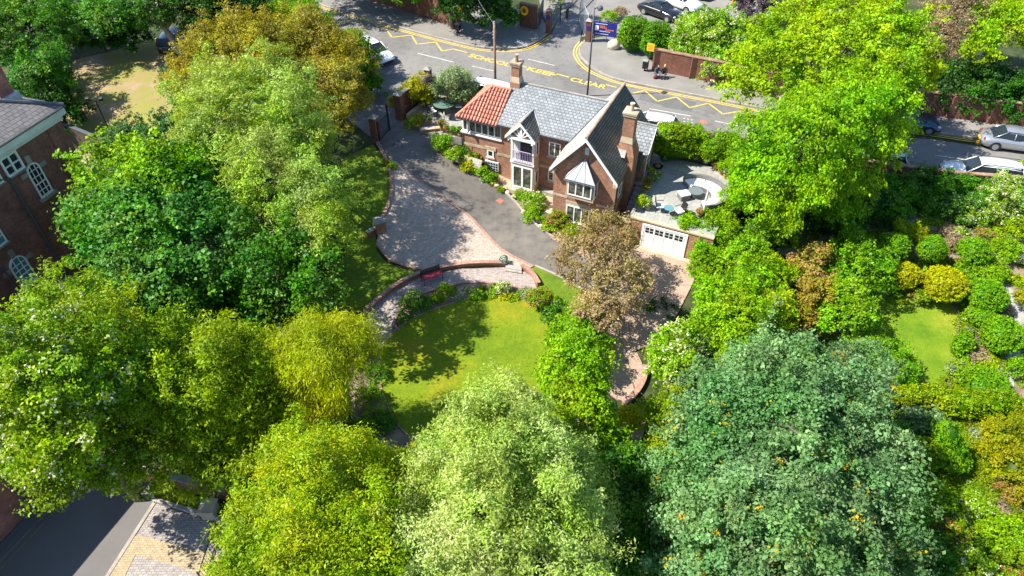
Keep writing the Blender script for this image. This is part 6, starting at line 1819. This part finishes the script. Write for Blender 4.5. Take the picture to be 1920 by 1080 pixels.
# --- right garden: mixed shrubs
T('shrub_tree', 'bright yellow-green shrub tree right of the forecourt', 'tree', [(1350, 565, 2.6, 56, 1.9), (1385, 600, 2.8, 62, 2.1), (1322, 618, 2.0, 38, 1.6), (1420, 540, 2.4, 50, 1.8), (1400, 660, 2, 55, 1.6)], 'bright', 'shrub', zb=0, cover=1.15)
T('shrub_tree', 'yellow tipped bush between the bright shrub tree and the red-leaved one', 'tree', [(1445, 530, 2.2, 42, 1.6), (1440, 590, 2.2, 46, 1.8)], 'lime', 'shrub', zb=0)
T('shrub', 'mid green bush in the gap below the raised patio climber', 'shrub', [(1400, 480, 2, 40, 1.6), (1430, 445, 2.2, 34, 1.4), (1470, 440, 2, 34, 1.4)], 'bright', 'shrub', trunk=False, zb=.3)
T('red_leaved_tree', 'reddish leaved small tree in the neighbour garden', 'tree', [(1525, 510, 2.4, 44, 1.6), (1530, 570, 2.4, 42, 1.8), (1500, 610, 1.6, 30, 1.2)], 'redleaf', 'shrub', zb=0, fl=.04, cover=1.1)
T('apple_tree', 'fresh green rounded tree casting shade on the neighbour lawn', 'tree', [(1595, 520, 2.6, 56, 1.7), (1585, 590, 2.4, 52, 1.7), (1638, 510, 2.2, 38, 1.4), (1600, 475, 2.2, 38, 1.2)], 'topiary', 'shrub', zb=0, cover=1.15)
T('shrub', 'broad mid green shrub at the bottom left corner of the neighbour lawn', 'shrub', [(1655, 675, 1.2, 50, 1.1), (1695, 695, 1.0, 32, .9), (1620, 665, 1.2, 34, 1.0)], 'topiary', 'small', trunk=False, zb=0, core=.6)
T('clipped_hedge', 'long flat-topped hedge crossing the neighbour garden', 'hedge', [(1725, 748, .7, 74, .75, 17), (1830, 762, .8, 74, .8, 20)], 'elm', 'small', trunk=False, zb=0, power=5, rough=.05, core=.85, cover=1.2)
for o_, (u, v, r, h, rz, lf, lb) in enumerate([(1597, 447, 25, 1.1, .75, 'topiary', 'clipped green ball nearest the big lime tree'), (1676, 462, 28, 1.0, .8, 'topiary', 'loose green ball between the first ball and the flat path gap'), (1748, 466, 26, 1.0, .75, 'topiary', 'clipped green ball above the gold ball'),
        (1827, 470, 30, .9, .72, 'topiary', 'wide clipped green ball in front of the white roses'), (1700, 516, 26, .8, .75, 'golden', 'small yellow-green ball left of the large gold ball'), (1772, 532, 40, .9, .85, 'golden', 'largest gold clipped ball in the garden'),
        (1850, 553, 38, .8, .75, 'topiary', 'green ball to the right of the large gold ball'), (1842, 592, 28, .55, .5, 'topiary', 'small flattened green ball between two larger ones'), (1880, 628, 39, .8, .8, 'topiary', 'bright green ball beside the grey path'),
        (1805, 645, 18, .6, .7, 'topiary', 'narrow green bush at the right edge of the neighbour lawn'), (1850, 722, 46, .7, .65, 'topiary', 'broad green mound above the long flat hedge')]):
    T('topiary_ball', lb, 'topiary', [(u, v, h, r, rz)], lf, 'clip', trunk=False, zb=hf(*P(u, v, .5).xy), power=2.4, rough=.05, core=.82, group='clipped topiary balls', full=True, cover=1.25)
T('topiary_cone', 'tall tiered clipped cone in the lower right garden', 'topiary', [(1776, 852, .9, 37, 1.0), (1776, 815, 2.0, 22, .7)], 'topiary', 'clip', trunk=False, zb=0, core=.88, rough=.06, group='clipped topiary balls')
T('clipped_shrub', 'pale clipped bush left of the tiered cone', 'shrub', [(1735, 850, .9, 26, .9)], 'birch', 'small', trunk=False, zb=0)
T('golden_yew', 'wide yellow-brown yew at the lower right edge', 'shrub', [(1890, 830, 1.2, 50, 1.1), (1905, 880, 1.0, 44, 1), (1925, 790, 1, 36, .9)], 'yellow', 'small', trunk=False, zb=0, core=.7)
T('rose_hedge', 'dark hedge with pale roses below the big lime tree along the road', 'hedge', [(1640, 370, 1.3, 60, 1.2), (1560, 395, 1.2, 60, 1.1), (1700, 365, 1.2, 46, 1.1), (1490, 400, 1.4, 50, 1.2)], 'syc', 'shrub', trunk=False, fl=.02, zb=1.5, core=.6)
T('dark_hedge', 'dark green hedge in front of the white estate car', 'hedge', [(1780, 372, 1.2, 62, 1.1), (1740, 350, 1.3, 40, 1.0), (1840, 362, 1.2, 44, 1.0)], 'syc', 'shrub', trunk=False, zb=1.6, core=.6)
T('rose_hedge', 'large white flowering rose mass right of the white estate car', 'hedge', [(1865, 385, 1.2, 48, 1.2), (1820, 405, .9, 30, .9), (1880, 355, 1.4, 34, .9)], 'rosewhite', 'small', trunk=False, zb=1.6, fl=.22, cover=1.2, core=.5)
T('rose_bush', 'cream flowered rose spray left of the large white rose mass', 'shrub', [(1772, 405, .8, 24, .9), (1740, 420, .6, 22, .6)], 'rosewhite', 'small', trunk=False, zb=1.2, fl=.14)
T('shrub', 'sunlit light green shrub at the right edge beside the white rose mass', 'shrub', [(1915, 330, 1.2, 24, .9), (1912, 430, .8, 26, .9)], 'lime', 'small', trunk=False, zb=1.8)
T('dark_hedge', 'shaded shrubs right of the chestnut under the garden terrace', 'hedge', [(1680, 430, .8, 34, .7), (1640, 425, .8, 30, .7), (1560, 430, .8, 34, .8)], 'dark', 'shrub', trunk=False, zb=.9)
gb = [(1885, 470, .5, 30, .5, 'bright', 0, 'leafy bush right of the wide clipped ball'), (1860, 510, .4, 30, .4, 'bright', 0, 'low leafy bush above the grey path'), (1810, 515, .4, 24, .4, 'topiary', 0, 'leafy plant between gold ball and path'), (1700, 430, .5, 22, .5, 'lime', 0, 'yellow-green bush behind the small yellow ball'), (1722, 440, .4, 18, .4, 'golden', .02, 'golden bush beside the dark garden terrace'),
      (1790, 455, .4, 15, .6, 'dry', 0, 'pale brown twiggy bush between two clipped balls'), (1850, 445, .3, 22, .3, 'rosepink', .2, 'red azalea above the leafy bush'), (1730, 552, .3, 22, .35, 'rosepink', .05, 'low pink-dotted plant at the top of the neighbour lawn'), (1835, 665, .3, 22, .3, 'dry', 0, 'pinkish dry perennial patch by the path'), (1790, 690, .3, 18, .3, 'greygreen', .0, 'silvery plant at the right of the neighbour lawn'),
      (1850, 680, .3, 24, .3, 'lime', .0, 'yellow-green perennial patch by the path'), (1815, 700, .35, 28, .35, 'bright', 0, 'green perennials left of the broad mound'), (1905, 690, .4, 20, .5, 'topiary', 0, 'green bush right of the grey path'), (1910, 480, .3, 20, .3, 'flowerpurple', .25, 'blue-purple flower patch at the right edge'), (1812, 560, .3, 16, .4, 'syc', 0, 'dark plant below the large gold ball'), (1920, 560, .5, 16, .5, 'yellow', 0, 'small gold bush at the right edge'),
      (1815, 620, .3, 12, .3, 'flowerpurple', .1, 'small blue-flowered plant beside the narrow bush')]
for u, v, h, r, rz, lf, fl, lb in gb:
    T('garden_plant', lb, 'plant', [(u, v, h, r, rz)], lf, 'small', trunk=False, zb=hf(*P(u, v, .5).xy), fl=fl, cover=1.1)
lr = [(1700, 960, .5, 40, .6, 'topiary', .0, 'rough green shrub at the foot of the chestnut on the right'), (1830, 960, .4, 40, .5, 'rosewhite', .1, 'white flowered clump in the lower right garden'), (1895, 920, .4, 28, .4, 'redleaf', .1, 'orange flowered clump at the lower right edge'), (1790, 1000, .5, 28, .5, 'rosepink', .12, 'magenta flowered bush near the bottom right'), (1880, 1000, .5, 44, .6, 'bright', .02, 'bright leafy clump at the bottom right edge'),
      (1760, 930, .4, 32, .4, 'bright', .02, 'low bright plants under the tiered cone'), (1745, 1050, .5, 46, .6, 'syc', 0, 'dark shrub at the bottom edge right of the chestnut'), (1820, 1060, .5, 46, .5, 'rosewhite', .1, 'white flowered plants at the bottom edge'), (1900, 1060, .5, 34, .5, 'rosepink', .05, 'pink flowered plants in the bottom right corner'), (1730, 790, .6, 40, .5, 'chestnut', 0, 'blue-green shrub below the flat-topped hedge'), (1690, 820, .6, 34, .6, 'syc', 0, 'dark shrub between chestnut and pale clipped bush')]
for u, v, h, r, rz, lf, fl, lb in lr:
    T('garden_plant', lb, 'plant', [(u, v, h, r, rz)], lf, 'shrub' if lf in ('syc', 'chestnut') else 'small', trunk=False, zb=0, fl=fl, cover=1.1)
# small potted plants and tubs
def potted(label, u, v, z, r, leaf, fl, m='terracotta', pr=.17, ph=.34, h2=.2):
    p = P(u, v, z)
    t = pot('potted_plant', label, p, pr, ph, m, cat='potted plant')
    leaves('foliage', t, [((0, 0, ph + r * .8), (r, r, r * 1.0))], 'leaf_' + leaf, 'clip', fl, 1.2, full=True)
potted('tall terracotta pot of pink flowers at the front corner of the side terrace', 828, 244, ZR + .3, .22, 'rosepink', .3, pr=.15, ph=.5)
potted('terracotta pot of pale violet flowers on the side terrace near the drive', 806, 236, ZR, .24, 'flowerpurple', .3, pr=.17, ph=.55)
potted('terracotta pot with a grassy plant at the left front of the side terrace', 791, 238, ZR, .2, 'olive', 0, pr=.16, ph=.4)
potted('terracotta pot of mauve flowers on the terrace wall beside the pink ones', 838, 246, ZR + .36, .18, 'rosepink', .2, pr=.14, ph=.25)
potted('small green ball plant on the terrace wall near the sunroom', 850, 249, ZR + .36, .2, 'topiary', 0, 'lead_dark', pr=.12, ph=.16)
potted('small green plant against the sunroom corner', 861, 250, ZR + .36, .18, 'topiary', 0, 'lead_dark', pr=.12, ph=.2)
potted('white pot with a golden spiral conifer beside the arched gate', 1323, 306, ZR, .2, 'golden', 0, 'pot_white', pr=.2, ph=.42)
potted('terracotta pot of red flowers along the right edge of the patio', 1341, 318, ZR, .22, 'rosepink', .35)
potted('terracotta pot with a bright green bush along the right edge of the patio', 1352, 326, ZR, .36, 'bright', 0, pr=.2)
potted('terracotta pot of violet flowers at the right edge of the patio', 1360, 334, ZR, .22, 'flowerpurple', .3)
potted('yellow flowered pot at the top of the side steps', 1219, 330, ZR, .18, 'golden', 0, 'stone_grey', pr=.14)
potted('white flowered pot beside the yellow flowered one on the patio', 1229, 338, ZR, .26, 'rosewhite', .3, 'stone_grey', pr=.14, ph=.2)
potted('olive green potted bush halfway along the side steps', 1214, 350, ZR, .24, 'olive', 0, 'stone_grey')
potted('grey pot with a round olive bush at the patio side of the steps', 1210, 362, ZR, .25, 'olive', 0, 'stone_grey')
potted('large yellow-green potted plant at the front corner of the patio', 1201, 390, ZR, .36, 'lime', 0, 'stone_grey', pr=.2, ph=.3)
potted('white and purple flowered pot beside the large yellow-green one', 1213, 393, ZR, .26, 'rosewhite', .25, 'stone_grey')
potted('square planter with a small shrub by the wing wall on the patio', 1203, 306, ZR, .2, 'olive', 0, 'lead_dark')
potted('dark planter under the porch eave', 1217, 290, ZR, .18, 'topiary', 0, 'lead_dark')
potted('dark pot with mixed white flowers on the drive edge by the left lawn', 738, 325, ZR * .75, .3, 'rosewhite', .12, 'lead_dark', pr=.2)
potted('red leaved potted plant beside the drive edge wall', 727, 318, ZR * .8, .26, 'redleaf', .1, 'lead_dark', pr=.16)
potted('pink flowered pot at the patio edge under the parasol', 1309, 408, ZR, .2, 'rosepink', .4, 'stone_grey')
for o in S.objects:
    if o.name.startswith('tmp'):
        pass
print('leaf faces', NL[0])
# small border plants that nothing tells apart, scattered along the beds
bp = []
for i, (u, v) in enumerate([(858, 300), (872, 302), (890, 322), (908, 340), (925, 348), (940, 360), (968, 372), (1012, 395), (1018, 412), (1040, 428), (1060, 440), (1085, 446), (1015, 375), (815, 258), (838, 276)]):
    p = G(u, v)
    o, _ = leaves('border_plant', None, [((0, 0, .15), (.28, .24, .2))], 'leaf_' + ('birch', 'rosewhite', 'bright', 'greygreen', 'rosepink')[i % 5], 'clip', .06, 1.0, full=True, seed=100 + i)
    o.location = p + Vector((0, 0, .05))
    tag(o, 'small low tuft planted between the shrubs of the front bed', 'plant', 'small tufts in the front bed')
for i, (u, v) in enumerate([(780, 588), (815, 560), (822, 566), (848, 546), (876, 546), (905, 545), (925, 540), (975, 552), (1000, 572), (1030, 582), (1020, 600)]):
    p = G(u, v)
    o, _ = leaves('border_plant', None, [((0, 0, .1), (.22, .2, .14))], 'leaf_' + ('greygreen', 'birch', 'flowerpurple', 'topiary')[i % 4], 'clip', .06, 1.0, full=True, seed=140 + i)
    o.location = p + Vector((0, 0, .05))
    tag(o, 'tiny low tuft in the soil of the curved bed around the lawn', 'plant', 'tiny tufts in the curved bed')
for i, (u, v) in enumerate([(1700, 545), (1715, 558), (1745, 560), (1825, 580), (1815, 600), (1830, 630), (1835, 650), (1800, 672), (1862, 700), (1870, 660), (1905, 530), (1800, 440), (1770, 440), (1660, 450), (1650, 490), (1725, 490), (1795, 500), (1930, 620), (1930, 660), (1880, 590), (1690, 800), (1720, 820), (1830, 820), (1860, 800), (1850, 980), (1700, 900), (1870, 960), (1760, 1010)]):
    p = G(u, v)
    o, _ = leaves('border_plant', None, [((0, 0, .18), (.42, .36, .26))], 'leaf_' + ('bright', 'greygreen', 'rosepink', 'lime', 'rosewhite', 'dry', 'flowerpurple')[i % 7], 'clip', .12, .9, full=True, seed=170 + i)
    o.location = p + Vector((0, 0, .05))
    tag(o, 'small border plant in the soil of the right hand garden', 'plant', 'border plants in the right hand garden')
gl = []
r1_ = random.Random(8)
def inpx(u, v):
    return inside([(1590, 560), (1740, 565), (1797, 570), (1790, 640), (1778, 700), (1760, 735), (1640, 735), (1600, 640)], u, v) or inside([(1875, 535), (1910, 540), (1940, 600), (1925, 700), (1900, 760), (1880, 760)], u, v) or inside([(1655, 395), (1725, 395), (1725, 435), (1655, 435)], u, v)
for i in range(820):
    u, v = r1_.uniform(1500, 2100), r1_.uniform(415, 1080)
    if inpx(u, v) or (v > 760 and u < 1640): continue
    p = G(u, v)
    gl.append(((p.x, p.y, p.z + .06), (r1_.uniform(.25, .6), r1_.uniform(.25, .6), r1_.uniform(.08, .2))))
o, _ = leaves('garden_ground_cover', None, gl, 'leaf_birch', 'small', 0, .8, seed=9, full=True)
tag(o, 'low leafy ground cover filling the beds of the right hand garden', 'ground cover', kind='stuff')
# grass and ground cover under the trees: one uncountable mass
gl = []
r0_ = random.Random(3)
for i in range(260):
    u, v = r0_.uniform(-40, 1960), r0_.uniform(560, 1080)
    if 650 < u < 1230 and v < 850: continue
    if u < 470 and v > 870: continue
    if u > 1560 and v < 1000: continue
    if u < 170: continue
    p = G(u, v)
    gl.append(((p.x, p.y, p.z + .15), (r0_.uniform(.5, 1.0), r0_.uniform(.5, 1.0), r0_.uniform(.15, .4))))
o, _ = leaves('ground_cover', None, gl, 'leaf_dark', 'shrub', 0, .45, seed=5)
tag(o, 'low dark ground cover under the trees at the bottom of the photo', 'ground cover', kind='stuff')
